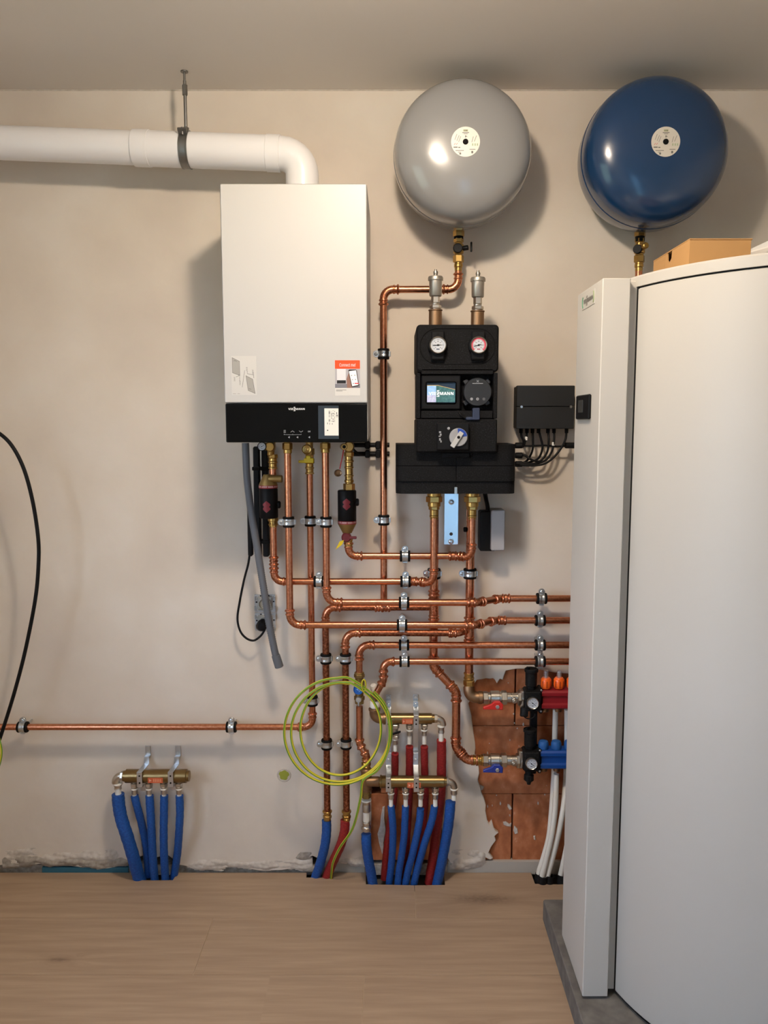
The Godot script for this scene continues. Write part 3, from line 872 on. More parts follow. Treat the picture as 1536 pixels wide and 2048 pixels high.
	im.fill_rect(Rect2i(0, 0, 204, 68), C(238, 76, 28))
	im.fill_rect(Rect2i(0, 68, 204, 154), C(168, 166, 172))
	im.fill_rect(Rect2i(0, 190, 204, 32), C(120, 120, 128))
	im.fill_rect(Rect2i(16, 70, 72, 90), C(214, 212, 216))
	im.fill_rect(Rect2i(16, 160, 72, 26), C(28, 28, 32))
	fill(im, [Vector2(98, 222), Vector2(94, 150), Vector2(112, 100), Vector2(126, 90), Vector2(140, 222)], C(140, 104, 92))
	fill(im, [Vector2(108, 84), Vector2(116, 74), Vector2(170, 74), Vector2(178, 82), Vector2(196, 200), Vector2(190, 208), Vector2(142, 216), Vector2(134, 208)], C(40, 36, 40))
	fill(im, [Vector2(113, 88), Vector2(172, 80), Vector2(190, 198), Vector2(140, 208)], C(240, 240, 240))
	for q in [[136, 122], [162, 120], [142, 156], [168, 154], [150, 186]]: im.fill_rect(Rect2i(q[0] - 5, q[1] - 4, 9, 8), C(150, 150, 152))
	im.fill_rect(Rect2i(160, 182, 34, 8), C(206, 44, 56))
	for y in [236, 244]: im.fill_rect(Rect2i(8, y, 84 if y == 236 else 52, 4), C(120, 118, 116))
	g = MB.new()
	g.box(Vector3(-0.124, 1.6753, 0.3622), Vector3(0.0697, 0.0976, 0.0005))
	var st = put(t, "leaflet_sticker", g, printed(im, 0.4))
	fit(st, "lettering", "Connect me!", 0.0445, 0.009, Vector3(-0.1238, 1.711, 0.3626), Basis(), M.white_print, 500)
	# stubs under the boiler
	for q in [-0.36, -0.29, -0.21, -0.125]:
		g = MB.new()
		g.box(Vector3(q, 1.4975, 0.15), Vector3(0.05, 0.01, 0.1), 0.002)
		put(t, "outlet_plate", g, M.black)

func flue():
	var t = thing("flue_pipe", "white plastic flue pipe rising from the boiler and running off to the left", "pipe")
	var ex = -0.2679; var ey = 2.3463
	var top = Vector3(ex, ey - 0.0015, 0.135)
	var dir = Vector3(-1, 0.0375, 0).normalized()
	var e = arc_at(Vector3(ex, 2.19, 0.135), top, top + dir, 0.062)
	var g = MB.new()
	var a = e[0].duplicate(); a.push_front(Vector3(ex, 2.19, 0.135)); a.push_back(a[-1] + dir * 0.012)
	g.tube(a, 0.049, 36)
	put(t, "bend", g, M.flue_white)
	var s = e[0][-1]
	g = MB.new()
	var q = s + dir * 0.004
	g.lathe([Vector2(0.049, 0), Vector2(0.0525, 0.001), Vector2(0.0525, 0.04), Vector2(0.05, 0.0415)], q, dir, 36)
	put(t, "socket", g, M.flue_white)
	var L2 = q.x - -0.72
	g = MB.new()
	g.lathe([Vector2(0.0505, 0.04), Vector2(0.0505, L2)], q, dir, 36)
	put(t, "pipe_length", g, M.flue_white)
	g = MB.new()
	var q2 = q + dir * L2
	g.lathe([Vector2(0.05, -0.001), Vector2(0.0522, 0.0), Vector2(0.0522, 0.042), Vector2(0.0518, 0.046), Vector2(0.048, 0.047)], q2, dir, 36)
	put(t, "socket", g, M.flue_white)
	g = MB.new()
	g.lathe([Vector2(0.048, 0.04), Vector2(0.048, 1.2)], q2, dir, 36)
	put(t, "pipe_length", g, M.flue_white)
	# hanger
	var steel = mat(C(134, 134, 133), 0.42, 1.0)
	var h = thing("pipe_hanger", "galvanised hanger band and threaded rod holding the white flue to the ceiling", "hanger")
	var u = (-0.6114 - q.x) / dir.x
	var c = q + dir * u
	g = MB.new()
	g.lathe([Vector2(0.0507, -0.0125), Vector2(0.0535, -0.0125), Vector2(0.0535, -0.009), Vector2(0.0525, -0.008), Vector2(0.0525, 0.008), Vector2(0.0535, 0.009), Vector2(0.0535, 0.0125), Vector2(0.0507, 0.0125)], c, dir, 40)
	put(h, "band", g, steel)
	g = MB.new()
	var lug = c + Vector3(0, 0.038, 0.043)
	g.box(lug, Vector3(0.026, 0.007, 0.022), 0.001, Basis(RIGHT, -0.7))
	g.cyl(lug - Vector3(0, 0.01, 0), UP, 0.0045, 0.022, 0.001, 8)
	put(h, "lug", g, steel)
	g = MB.new()
	var by = c.y + 0.052
	g.cyl(Vector3(c.x, by, c.z), UP, 0.009, 0.012, 0.001, 6, true)
	put(h, "nut", g, steel)
	g = MB.new()
	g.cyl(Vector3(c.x, by + 0.01, c.z), UP, 0.0048, 2.553 - by - 0.01, 0.0, 12)
	put(h, "threaded_rod", g, steel)
	g = MB.new()
	g.cyl(Vector3(c.x, 2.512, c.z), UP, 0.0078, 0.03, 0.001, 6, true)
	put(h, "coupling_nut", g, steel)
	g = MB.new()
	g.cyl(Vector3(c.x, 2.54, c.z), UP, 0.0036, 0.036, 0.0, 10)
	g.cyl(Vector3(c.x, 2.5765, c.z), UP, 0.011, 0.0035, 0.0005, 14)
	put(h, "anchor", g, steel)

func tank():
	var pt = thing("plinth", "grey concrete plinth slab under the white storage tank", "plinth")
	var g = MB.new()
	g.box(Vector3(1.11, 0.035, 0.88), Vector3(1.274, 0.07, 1.228), 0.004)
	put(pt, "slab", g, M.concrete)
	var t = thing("storage_tank", "tall white storage tank with a curved front and a square side column", "tank")
	var lay = Basis(Vector3(1, 0, 0), Vector3(0, 0, 1), Vector3(0, 1, 0))
	var sh = func(R):
		var out = [Vector2(1.057 - R, 0.3), Vector2(1.057 + R, 0.3)]
		for k in 49:
			var a = PI * k / 48.0
			out.append(Vector2(1.057 + cos(a) * R, 0.5415 + sin(a) * R))
		return out
	g = MB.new()
	g.prism(sh.call(0.5), 0.086, 1.8665, lay, Vector3(), 0.003)
	put(t, "shell", g, M.cabinet_white)
	g = MB.new()
	g.prism(sh.call(0.497), 1.866, 1.8695, lay)
	put(t, "lid_gap", g, M.rubber)
	g = MB.new()
	g.prism(sh.call(0.503), 1.8695, 1.896, lay, Vector3(), 0.005)
	put(t, "lid", g, M.cabinet_white)
	g = MB.new()
	g.prism(sh.call(0.49), 0.071, 0.087, lay)
	put(t, "base_ring", g, M.black)
	g = MB.new()
	g.prism([Vector2(0.492, 0.455), Vector2(0.492, 0.703), Vector2(0.494, 0.705), Vector2(0.5555, 0.705), Vector2(0.5575, 0.703), Vector2(0.5575, 0.455)], 0.079, 1.887, lay, Vector3(), 0.002)
	var col = put(t, "side_column", g, M.column_white)
	g = MB.new()
	g.prism([Vector2(0.5575, 0.46), Vector2(0.5575, 0.6855), Vector2(0.579, 0.6855), Vector2(0.579, 0.46)], 0.085, 1.884, lay, Vector3(), 0.002)
	put(t, "column_flange", g, M.column_white)
	g = MB.new()
	g.prism([Vector2(0.578, 0.5), Vector2(0.578, 0.690), Vector2(0.5835, 0.693), Vector2(0.5835, 0.5)], 0.085, 1.884, lay)
	put(t, "edge_seal", g, M.rubber)
	for z in [0.5, 0.67]:
		g = MB.new()
		g.cyl(Vector3(0.53, 0.07, z), UP, 0.014, 0.012, 0.001, 16)
		put(t, "foot", g, M.black)
	# control unit on the side of the column
	g = MB.new()
	g.box(Vector3(0.488, 1.591, 0.562), Vector3(0.008, 0.062, 0.135), 0.003)
	var du = put(t, "control_unit", g, M.black)
	g = MB.new()
	g.box(Vector3(0.4837, 1.593, 0.55), Vector3(0.0015, 0.032, 0.05), 0.0005)
	put(du, "display", g, mat(C(56, 57, 58), 0.2))
	# name badge
	var side = Basis(OUT, UP, -RIGHT)
	g = MB.new()
	g.box(Vector3(0.4915, 1.857, 0.572), Vector3(0.0016, 0.036, 0.128), 0.0005)
	var bd = put(t, "badge", g, mat(C(186, 183, 176), 0.35))
	wordmark(bd, Vector3(0.4904, 1.857, 0.572), side, 0.095, mat(C(96, 92, 90), 0.45))
	var gm = mat(C(40, 138, 96), 0.5)
	for s in [-1.0, 1.0]:
		g = MB.new()
		var arcp = []
		for k in 9:
			var a = -0.9 + 1.8 * k / 8.0
			arcp.append(Vector3(0.4905, 1.857 + sin(a) * 0.017, 0.572 + s * (0.044 + cos(a) * 0.014)))
		g.tube(arcp, 0.0013, 6)
		put(bd, "bracket_mark", g, gm if s < 0 else mat(C(126, 146, 96), 0.5))
	# box and papers on top
	var b = thing("cardboard_box", "brown cardboard box lying on top of the white tank", "box")
	var bx0 = 0.692; var bx1 = 0.836; var by0 = 1.8965; var by1 = 1.974; var bz0 = 0.443; var bz1 = 0.701
	for q in [["front_panel", Vector3((bx0 + bx1) / 2, (by0 + by1) / 2, bz1 - 0.0015), Vector3(bx1 - bx0, by1 - by0, 0.003)], ["rear_panel", Vector3((bx0 + bx1) / 2, (by0 + by1) / 2, bz0 + 0.0015), Vector3(bx1 - bx0, by1 - by0, 0.003)], ["side_panel", Vector3(bx1 - 0.0015, (by0 + by1) / 2, (bz0 + bz1) / 2), Vector3(0.003, by1 - by0, bz1 - bz0 - 0.006)], ["base", Vector3((bx0 + bx1) / 2, by0 + 0.0015, (bz0 + bz1) / 2), Vector3(bx1 - bx0 - 0.006, 0.003, bz1 - bz0 - 0.006)], ["lid", Vector3((bx0 + bx1) / 2 + 0.001, by1 + 0.0018, (bz0 + bz1) / 2), Vector3(bx1 - bx0 + 0.003, 0.003, bz1 - bz0 + 0.002)]]:
		g = MB.new()
		g.box(q[1], q[2], 0.0008)
		put(b, q[0], g, M.card)
	g = MB.new()
	var nz = 0.555
	g.prism([Vector2(bz0 + 0.003, by0), Vector2(bz1 - 0.003, by0), Vector2(bz1 - 0.003, by1), Vector2(nz + 0.03, by1), Vector2(nz + 0.026, by1 - 0.018), Vector2(nz + 0.012, by1 - 0.026), Vector2(nz - 0.002, by1 - 0.018), Vector2(nz - 0.005, by1), Vector2(nz - 0.02, by1), Vector2(nz - 0.02, by1 - 0.03), Vector2(nz - 0.0215, by1 - 0.03), Vector2(nz - 0.0215, by1), Vector2(bz0 + 0.003, by1)], -0.0015, 0.0015, Basis(OUT, UP, -RIGHT), Vector3(bx0 + 0.0015, 0, 0))
	put(b, "side_panel", g, M.card)
	for i in 3:
		var lb = ["white paper booklet lying lowest in the pile beside the cardboard box", "white paper booklet lying in the middle of the pile beside the cardboard box", "white paper booklet sloping on top of the pile beside the cardboard box"][i]
		var d = thing("paper_booklet", lb, "booklet", "booklets on the tank")
		g = MB.new()
		var bs = Basis(UP, [0.15, -0.12, 0.3][i]) * Basis(OUT, [0.0, 0.2, 0.42][i])
		var cc = [Vector3(0.985, 1.905, 0.66), Vector3(0.985, 1.944, 0.66), Vector3(0.985, 1.998, 0.66)][i]
		g.box(cc, Vector3(0.21 - 0.02 * i, 0.014, 0.28), 0.003, bs)
		put(d, "cover", g, M.paper)

func vessels():
	for q in [["grey", 0.2056, M.vessel_grey, "glossy grey round expansion vessel mounted high on the wall", 0.2], ["blue", 0.7652, M.vessel_blue, "glossy dark blue round expansion vessel mounted high above the tank", 0.208]]:
		var t = thing("expansion_vessel", q[3], "vessel", "round expansion vessels")
		var R = q[4]
		var c = Vector3(q[1], 2.332, 0.0)
		var g = MB.new()
		# two pressed shells: rounded shoulders and a nearly flat front
		var prof = []
		for k in 15:
			var u = sin(PI / 2 * k / 14.0)
			prof.append(Vector2(R * u, 0.145 - 0.12 * pow(maxf(0.0, 1.0 - pow(u, 3.2)), 1.0 / 3.2)))
		for k in 23:
			var u = cos(PI / 2 * k / 22.0)
			prof.append(Vector2(R * u, 0.172 + 0.11 * pow(maxf(0.0, 1.0 - pow(u, 2.9)), 1.0 / 2.9)))
		g.lathe(prof, c, OUT, 72)
		put(t, "shell", g, q[2])
		g = MB.new()
		bead(g, c + OUT * 0.16, OUT, R - 0.0004, 0.004, 0.002, 96)
		put(t, "seam", g, q[2])
		var zf = 0.282
		# printed round label around the valve cap
		var im = Image.create(256, 256, false, Image.FORMAT_RGB8)
		im.fill(C(228, 224, 216) if q[0] == "grey" else C(206, 200, 190))
		var dk = C(96, 94, 90)
		im.fill_rect(Rect2i(108, 24, 40, 18), C(170, 172, 140))
		for r in [[112, 28, 5, 10], [122, 28, 5, 10], [132, 28, 10, 10]]: im.fill_rect(Rect2i(r[0], r[1], r[2], r[3]), C(110, 112, 90))
		for r in [[98, 48, 60, 6], [110, 60, 36, 4], [124, 74, 8, 18], [134, 80, 8, 6], [40, 200, 74, 5], [62, 214, 26, 4], [164, 190, 52, 5], [180, 206, 16, 20], [22, 170, 36, 9], [64, 172, 18, 8], [74, 222, 16, 14]]: im.fill_rect(Rect2i(r[0], r[1], r[2], r[3]), dk)
		for r in [[34, 66, 16, 44], [52, 76, 18, 42], [68, 84, 16, 44], [184, 86, 12, 44], [206, 78, 18, 46]]: stroke(im, Vector2(r[0] + r[2], r[1]), Vector2(r[0], r[1] + r[3]), 5, C(140, 136, 130))
		for r in [[28, 140], [46, 140]]: stroke(im, Vector2(r[0], r[1] + 14), Vector2(r[0] + 10, r[1]), 4, C(200, 110, 110))
		for r in [[186, 142], [208, 142], [228, 142]]: im.fill_rect(Rect2i(r[0], r[1], 10, 20), C(160, 176, 140))
		g = MB.new()
		var lr = 0.0405
		var lp = []
		for k in 7: 
			var u = (lr * (1.0 - k / 6.0)) / R
			lp.append([lr * (1.0 - k / 6.0), 0.172 + 0.11 * pow(1.0 - pow(u, 2.9), 1.0 / 2.9) + 0.0008])
		for k in 6:
			for s in 40:
				var pp = []
				for w in [[k, s], [k, s + 1], [k + 1, s + 1], [k + 1, s]]:
					var a = TAU * w[1] / 40.0
					var dd = Vector2(cos(a), sin(a)) * lp[w[0]][0]
					pp.append([c + Vector3(dd.x, dd.y, lp[w[0]][1]), Vector2(0.5 + dd.x / lr / 2, 0.5 - dd.y / lr / 2), Vector3(dd.x * 0.6, dd.y * 0.6, 1).normalized()])
				g.quad(pp[0][0], pp[1][0], pp[2][0], pp[3][0], pp[0][2], pp[1][2], pp[2][2], pp[3][2], pp[0][1], pp[1][1], pp[2][1], pp[3][1])
		put(t, "round_label", g, printed(im))
		g = MB.new()
		g.lathe([Vector2(0.0085, -0.002), Vector2(0.0075, 0.003), Vector2(0.006, 0.005), Vector2(0, 0.0055)], c + OUT * zf, OUT, 16)
		put(t, "valve_cap", g, M.rubber)
		g = MB.new()
		g.cyl(Vector3(q[1], 2.332 - R + 0.012, 0.072), -UP, 0.0145, 0.03, 0.001, 20)
		put(t, "stub", g, M.rubber)
		# wall bracket behind
		g = MB.new()
		g.box(Vector3(q[1], 2.332, 0.008), Vector3(0.12, 0.26, 0.014), 0.003)
		put(t, "wall_bracket", g, M.galv)
		# service valve
		var lab = "brass cap valve with black knob hanging below the grey vessel" if q[0] == "grey" else "brass cap valve with black knob hanging below the blue vessel"
		var vt = thing("cap_valve", lab, "valve", "cap valves under the vessels")
		var y0 = 2.1463
		var o = Vector3(q[1], y0, 0.072)
		var S = 0.0015
		stack(vt, "union", o, -UP, [[0.0145, S * 4, false], [0.0175, S * 12, true], [0.0125, S * 4, false], [0.0155, S * 8, true]], M.brass)
		stack(vt, "body", o - UP * S * 28, -UP, [[0.0125, S * 4, false], [0.0165, S * 18, false], [0.0125, S * 4, false], [0.0165, S * 14, true], [0.0125, S * 3, false], [0.0135, S * 7, false], [0.0115, S * 8, false]], M.brass)
		g = MB.new()
		var ky = o.y - S * 42
		if q[0] == "grey":
			g.cyl(Vector3(o.x - 0.004, ky, o.z + 0.014), OUT, 0.0145, 0.012, 0.002, 20)
			put(vt, "knob", g, M.black)
			g = MB.new()
			g.cyl(Vector3(o.x + 0.012, ky + 0.002, o.z + 0.006), Vector3(1, 0.1, 0.3), 0.0075, 0.018, 0.001, 14)
			g.box(Vector3(o.x + 0.038, ky + 0.005, o.z + 0.014), Vector3(0.006, 0.03, 0.008), 0.002)
			put(vt, "drain_cock", g, M.black)
		else:
			g.cyl(Vector3(o.x - 0.008, ky - 0.002, o.z + 0.012), Vector3(-0.5, 0, 0.8), 0.014, 0.01, 0.002, 20)
			put(vt, "knob", g, M.black)
			g = MB.new()
			g.cyl(Vector3(o.x + 0.002, ky + 0.002, o.z + 0.01), Vector3(0.25, 0.12, 1), 0.0095, 0.03, 0.002, 16)
			put(vt, "drain_cock", g, M.brass)
			g = MB.new()
			g.cyl(Vector3(o.x, 1.7, 0.072), UP, 0.011, o.y - S * 80 - 1.7, 0.0, 16)
			put(vt, "feed_pipe", g, M.copper)

func pump_group():
	var t = thing("pump_group", "black insulated heating pump group with two thermometers and a control screen", "pump group")
	var zf = 0.25
	var g = MB.new()
	# upper shell: rounded block, then a recessed middle, then a lower block
	var xa = 0.0707; var xb = 0.3112
	var cx = (xa + xb) / 2; var w = xb - xa
	var ya = 1.8349; var y1 = 1.6987; var y2 = 1.5622; var yb = 1.4639
	g.prism(rounded(w, ya - y1, 0.012, Vector2(cx, (ya + y1) / 2)), 0.03, zf, Basis(), Vector3(), 0.005)
	var tp = put(t, "upper_shell", g, M.epp)
	g = MB.new()
	g.box(Vector3(cx, (y1 + y2) / 2, 0.12), Vector3(w - 0.006, y1 - y2, 0.18), 0.002)
	g.box(Vector3(cx - w / 2 + 0.007, (y1 + y2) / 2, zf - 0.024), Vector3(0.012, y1 - y2 - 0.003, 0.034), 0.002)
	g.box(Vector3(cx + w / 2 - 0.007, (y1 + y2) / 2, zf - 0.024), Vector3(0.012, y1 - y2 - 0.003, 0.034), 0.002)
	put(t, "middle_shell", g, M.epp)
	g = MB.new()
	g.prism(rounded(w - 0.002, y2 - yb, 0.005, Vector2(cx, (y2 + yb) / 2)), 0.03, zf, Basis(), Vector3(), 0.004)
	put(t, "lower_shell", g, M.epp)
	# oval faceplate set in a groove
	g = MB.new()
	var oy = 1.7728; var ow = 0.2185; var oh = 0.102
	var ring = rounded(ow, oh, oh / 2 - 0.0005, Vector2(cx, oy), 10)
	var rp = []
	for p in ring: rp.append(Vector3(p.x, p.y, zf + 0.0002))
	rp.append(rp[0])
	g.tube(rp, 0.0016, 6, false)
	put(tp, "oval_rim", g, M.rubber)
	var im_b = gauge_img(C(60, 70, 96)); var im_r = gauge_img(C(150, 60, 78), C(206, 80, 96))
	for q in [[873.3, 692, im_b, 185], [957, 691.5, im_r, 195]]:
		var c = Vector3(cx + (q[0] - 915) * 0.0014, (oy + 0.001), zf + 0.026)
		g = MB.new()
		g.prism(rounded(0.04, 0.084, 0.005, Vector2(c.x, c.y)), zf - 0.002, zf + 0.016, Basis(), Vector3(), 0.004)
		g.cyl(Vector3(c.x, c.y, zf - 0.002), OUT, 0.0285, 0.016, 0.003, 28)
		var h = put(t, "thermometer_handle", g, M.black)
		g = MB.new()
		g.prism([Vector2(c.x - 0.004, c.y + 0.029), Vector2(c.x + 0.004, c.y + 0.029), Vector2(c.x, c.y + 0.037)], zf + 0.0155, zf + 0.0166)
		put(h, "arrow_mark", g, M.rubber)
		dial(t, c, 0.0245, printed(q[2], 0.15), q[3], M.nickel, M.rubber)
	# ledge, screen module and pump head in the recess
	g = MB.new()
	g.box(Vector3(cx, 1.7002, zf - 0.01), Vector3(w - 0.03, 0.0161, 0.02), 0.002)
	put(t, "ledge", g, M.epp)
	g = MB.new()
	g.box(Vector3(cx, 1.5754, zf - 0.01), Vector3(w - 0.03, 0.0221, 0.02), 0.002)
	put(t, "ledge", g, M.epp)
	g = MB.new()
	var sx = 0.1437; var sy = 1.6394
	var sw = 0.1143; var shh = 0.0982
	g.prism(rounded(sw, shh, 0.004, Vector2(sx, sy)), 0.2, zf, Basis(), Vector3(), 0.003)
	var md = put(t, "control_module", g, M.black)
	g = MB.new()
	var fr = rounded(sw * 0.8, shh * 0.68, 0.007, Vector2(sx, sy - 0.001))
	g.prism(fr, zf - 0.001, zf + 0.004, Basis(), Vector3(), 0.0035)
	put(md, "screen_frame", g, M.gloss_black)
	# printed film on the small screen; window reflection painted into its left, glow added
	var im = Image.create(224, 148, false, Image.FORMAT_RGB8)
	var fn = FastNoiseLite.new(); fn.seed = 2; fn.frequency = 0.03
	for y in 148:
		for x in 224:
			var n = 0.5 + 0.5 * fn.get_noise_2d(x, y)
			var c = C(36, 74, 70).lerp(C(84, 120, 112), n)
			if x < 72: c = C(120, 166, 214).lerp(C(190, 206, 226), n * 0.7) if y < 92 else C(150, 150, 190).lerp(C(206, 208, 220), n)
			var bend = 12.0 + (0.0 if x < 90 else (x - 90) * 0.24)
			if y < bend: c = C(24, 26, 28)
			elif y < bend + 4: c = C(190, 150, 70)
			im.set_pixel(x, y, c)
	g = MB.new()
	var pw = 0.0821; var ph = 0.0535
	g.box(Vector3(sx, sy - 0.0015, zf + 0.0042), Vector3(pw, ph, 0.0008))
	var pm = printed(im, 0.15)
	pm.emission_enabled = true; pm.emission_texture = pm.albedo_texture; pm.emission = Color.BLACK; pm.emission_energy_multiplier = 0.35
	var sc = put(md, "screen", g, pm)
	var wm = mat(C(240, 242, 244), 0.4)
	wm.emission_enabled = true; wm.emission = Color(1, 1, 1); wm.emission_energy_multiplier = 0.4
	var lg = Vector3(sx, sy - 0.003, zf + 0.0048)
	var lw = pw * 0.88; var lh = lw * 0.12
	for q in [["VIE", 0.3, 1.0, -0.348, 0.0], ["S", 0.11, 1.05, -0.12, 0.58], ["S", 0.11, 1.05, -0.12, -0.58], ["MANN", 0.55, 1.0, 0.227, 0.0]]:
		fit(md, "lettering", q[0], lw * q[1], lh * q[2], lg + Vector3(lw * q[3], lh * q[4], 0), Basis(), wm)
	g = MB.new()
	var px = 0.2507; var py = 1.6409
	var lug = mat(C(60, 62, 66), 0.45, 0.4)
	for q in [[-1, 1], [1, 1], [-1, -1], [1, -1]]:
		g = MB.new()
		g.box(Vector3(px + q[0] * 0.031, py + q[1] * 0.03, 0.215), Vector3(0.018, 0.018, 0.03), 0.004, Basis(OUT, 0.6))
		put(t, "pump_flange", g, lug)
	g = MB.new()
	g.lathe([Vector2(0.039, 0.0), Vector2(0.0415, 0.002), Vector2(0.0415, 0.05), Vector2(0.0395, 0.0535), Vector2(0, 0.0535)], Vector3(px, py, 0.2), OUT, 40)
	var ph2 = put(t, "pump_head", g, mat(C(34, 35, 37), 0.4))
	g = MB.new()
	for s in [-1.0, 1.0]: g.box(Vector3(px, py + 0.031, 0.2537), Vector3(0.009, 0.0014, 0.0004), 0.0, Basis(OUT, s * 0.8))
	g.box(Vector3(px, py + 0.0245, 0.2537), Vector3(0.031, 0.0019, 0.0004))
	put(ph2, "maker_mark", g, M.grey_print)
	for q in [-0.0175, 0.0, 0.0185]:
		g = MB.new()
		g.cyl(Vector3(px + q, py - 0.0205, 0.2533), OUT, 0.0042, 0.0006, 0.0, 14)
		put(ph2, "button", g, M.grey_plastic if q < 0.01 else mat(C(90, 90, 92), 0.5))
	g = MB.new()
	for s in [-1.0, 1.0]: g.box(Vector3(px + 0.0005, py - 0.0205 + s * 0.001, 0.254), Vector3(0.0034, 0.0009, 0.0004), 0.0, Basis(OUT, -s * 0.8))
	put(ph2, "arrow_mark", g, M.rubber)
	g = MB.new()
	g.box(Vector3(0.247, 1.5768, zf - 0.002), Vector3(0.022, 0.036, 0.022), 0.003)
	g.box(Vector3(0.2369, 1.5637, zf - 0.002), Vector3(0.04, 0.01, 0.02), 0.003)
	put(t, "pump_plug", g, mat(C(42, 50, 72), 0.4))
	g = MB.new()
	g.tube(curve([Vector3(0.1933, 1.5887, 0.24), Vector3(0.1998, 1.5768, 0.252), Vector3(0.2117, 1.5666, 0.252), Vector3(0.2264, 1.5637, 0.252)], 6), 0.0028, 8)
	put(t, "pump_cable", g, M.cable)
	# mixing valve actuator
	g = MB.new()
	var ax = 0.1785; var ay = 1.511
	var aw = 0.0944; var ah = 0.0796
	g.prism(rounded(aw, ah, 0.004, Vector2(ax, ay)), zf - 0.002, zf + 0.022, Basis(), Vector3(), 0.003)
	var ac = put(t, "mixer_actuator", g, M.black)
	g = MB.new()
	for q in [[0.0, 0.013, 0.006, 0.005], [0.002, 0.006, 0.005, 0.006], [-0.001, 0.001, 0.006, 0.003], [0.0, -0.008, 0.005, 0.007], [0.003, -0.014, 0.004, 0.006]]: g.box(Vector3(ax - aw / 2 + 0.009 + q[0], ay + q[1], zf + 0.0222), Vector3(q[2], q[3], 0.0004))
	put(ac, "printed_symbols", g, M.grey_print)
	g = MB.new()
	g.cyl(Vector3(ax - aw / 2 + 0.034, ay + 0.024, zf + 0.021), OUT, 0.0042, 0.002, 0.0005, 12)
	put(ac, "lamp_lens", g, M.grey_plastic)
	var kc = Vector3(0.1936, 1.5092, zf + 0.021)
	g = MB.new()
	g.cyl(kc, OUT, 0.0265, 0.008, 0.0015, 36)
	var kn = put(ac, "dial_knob", g, M.grey_plastic)
	g = MB.new()
	var sec = [Vector2()]
	for k in 10:
		var a = deg_to_rad(96 - 88.0 * k / 9)
		sec.append(Vector2(cos(a), sin(a)) * 0.0255)
	g.prism(sec, 0.0075, 0.0086, Basis(), kc)
	put(kn, "blue_sector", g, mat(C(36, 70, 158), 0.4))
	g = MB.new()
	var ld = Vector3(-0.55, -0.84, 0).normalized()
	g.box(kc + ld * 0.008 + OUT * 0.011, Vector3(0.052, 0.0145, 0.009), 0.002, Basis(ld, OUT.cross(ld), OUT))
	put(kn, "lever", g, mat(C(186, 186, 184), 0.45))
	g = MB.new()
	g.cyl(kc + OUT * 0.0152, OUT, 0.0045, 0.001, 0.0, 14)
	put(kn, "screw", g, M.rubber)
	# hydraulic block below
	g = MB.new()
	var bz = 0.225
	var bxa = 0.0112; var bxb = 0.3733; var bc = (bxa + bxb) / 2; var bw = bxb - bxa
	var ry = [[1.4868, 1.4237], [1.4222, 1.3769], [1.3754, 1.3385]]
	for i in 3:
		for s in [-1.0, 1.0]:
			g = MB.new()
			var pts = []
			var hw = bw / 2 - 0.0005
			var lo = [0.0, 0.0, 0.012][i]
			var dep = bz - [0.004, 0.0, 0.006][i]
			# seen from above: rounded outer corner
			pts = [Vector2(s * 0.0007, 0.03), Vector2(s * 0.0007, dep)]
			for k in 6:
				var a = PI / 2 * (1.0 - k / 5.0)
				pts.append(Vector2(s * (hw - 0.03 + cos(a) * 0.03), dep - 0.03 + sin(a) * 0.03))
			pts.append(Vector2(s * hw, 0.03))
			var y_hi = ry[i][0]; var y_lo = ry[i][1]
			g.prism(pts, y_hi, y_lo, Basis(Vector3(1, 0, 0), Vector3(0, 0, 1), Vector3(0, 1, 0)), Vector3(bc, 0, 0), 0.0)
			put(t, "block_half", g, M.epp)
	g = MB.new()
	g.box(Vector3(bc, (ry[0][0] + ry[2][1]) / 2, 0.12), Vector3(bw - 0.02, ry[0][0] - ry[2][1] - 0.006, 0.17))
	put(t, "block_core", g, M.rubber)
	g = MB.new()
	g.prism(rounded(0.0837, 0.016, 0.005, Vector2(bc - 0.001, 1.4555)), bz - 0.01, bz + 0.008, Basis(), Vector3(), 0.003)
	put(t, "grip", g, M.epp)
	g = MB.new()
	g.box(Vector3(bc, 1.349, bz - 0.006), Vector3(0.009, 0.02, 0.006), 0.001)
	put(t, "latch", g, M.nickel)
	# brass unions below
	for x in [0.132, 0.2515]:
		stack(t, "union", Vector3(x, 1.3343, 0.125), -UP, [[0.022, 0.012, false], [0.0255, 0.018, true], [0.02, 0.014, false], [0.017, 0.01, true], [0.0135, 0.018, false], [0.0145, 0.006, false], [0.0125, 0.008, false]], M.brass)
	# air vents on top
	for q in [[874, 0, "nickel automatic air vent on the left brass stub of the pump group"], [957.2, 2, "nickel automatic air vent on the right brass stub of the pump group"]]:
		var v = thing("air_vent", q[2], "air vent", "automatic air vents")
		var z = 0.2
		var x = cx + (q[0] - 915.6) * 0.0015 
		var yb2 = ya - 0.004
		var S = 0.0015
		var dy = q[1] * S
		stack(v, "brass_stub", Vector3(x, yb2, z), UP, [[0.0195, S * 33 - dy, false], [0.0212, S * 2.2, false]], M.bronze)
		stack(v, "reducer", Vector3(x, yb2 + S * 35.2 - dy, z), UP, [[0.013, S * 2, false], [0.0175, S * 7, true], [0.012, S * 4, false], [0.013, S * 13, true]], M.nickel)
		g = MB.new()
		var vb = Vector3(x, yb2 + S * 61 - dy, z)
		g.lathe([Vector2(0, 0), Vector2(0.0165, 0.0), Vector2(0.0185, 0.003), Vector2(0.019, S * 30), Vector2(0.0222, S * 30.5), Vector2(0.0226, S * 35), Vector2(0.0205, S * 38), Vector2(0.009, S * 39.5), Vector2(0, S * 39.5)], vb, UP, 28)
		put(v, "float_chamber", g, mat(C(176, 170, 160), 0.4, 0.9))
		g = MB.new()
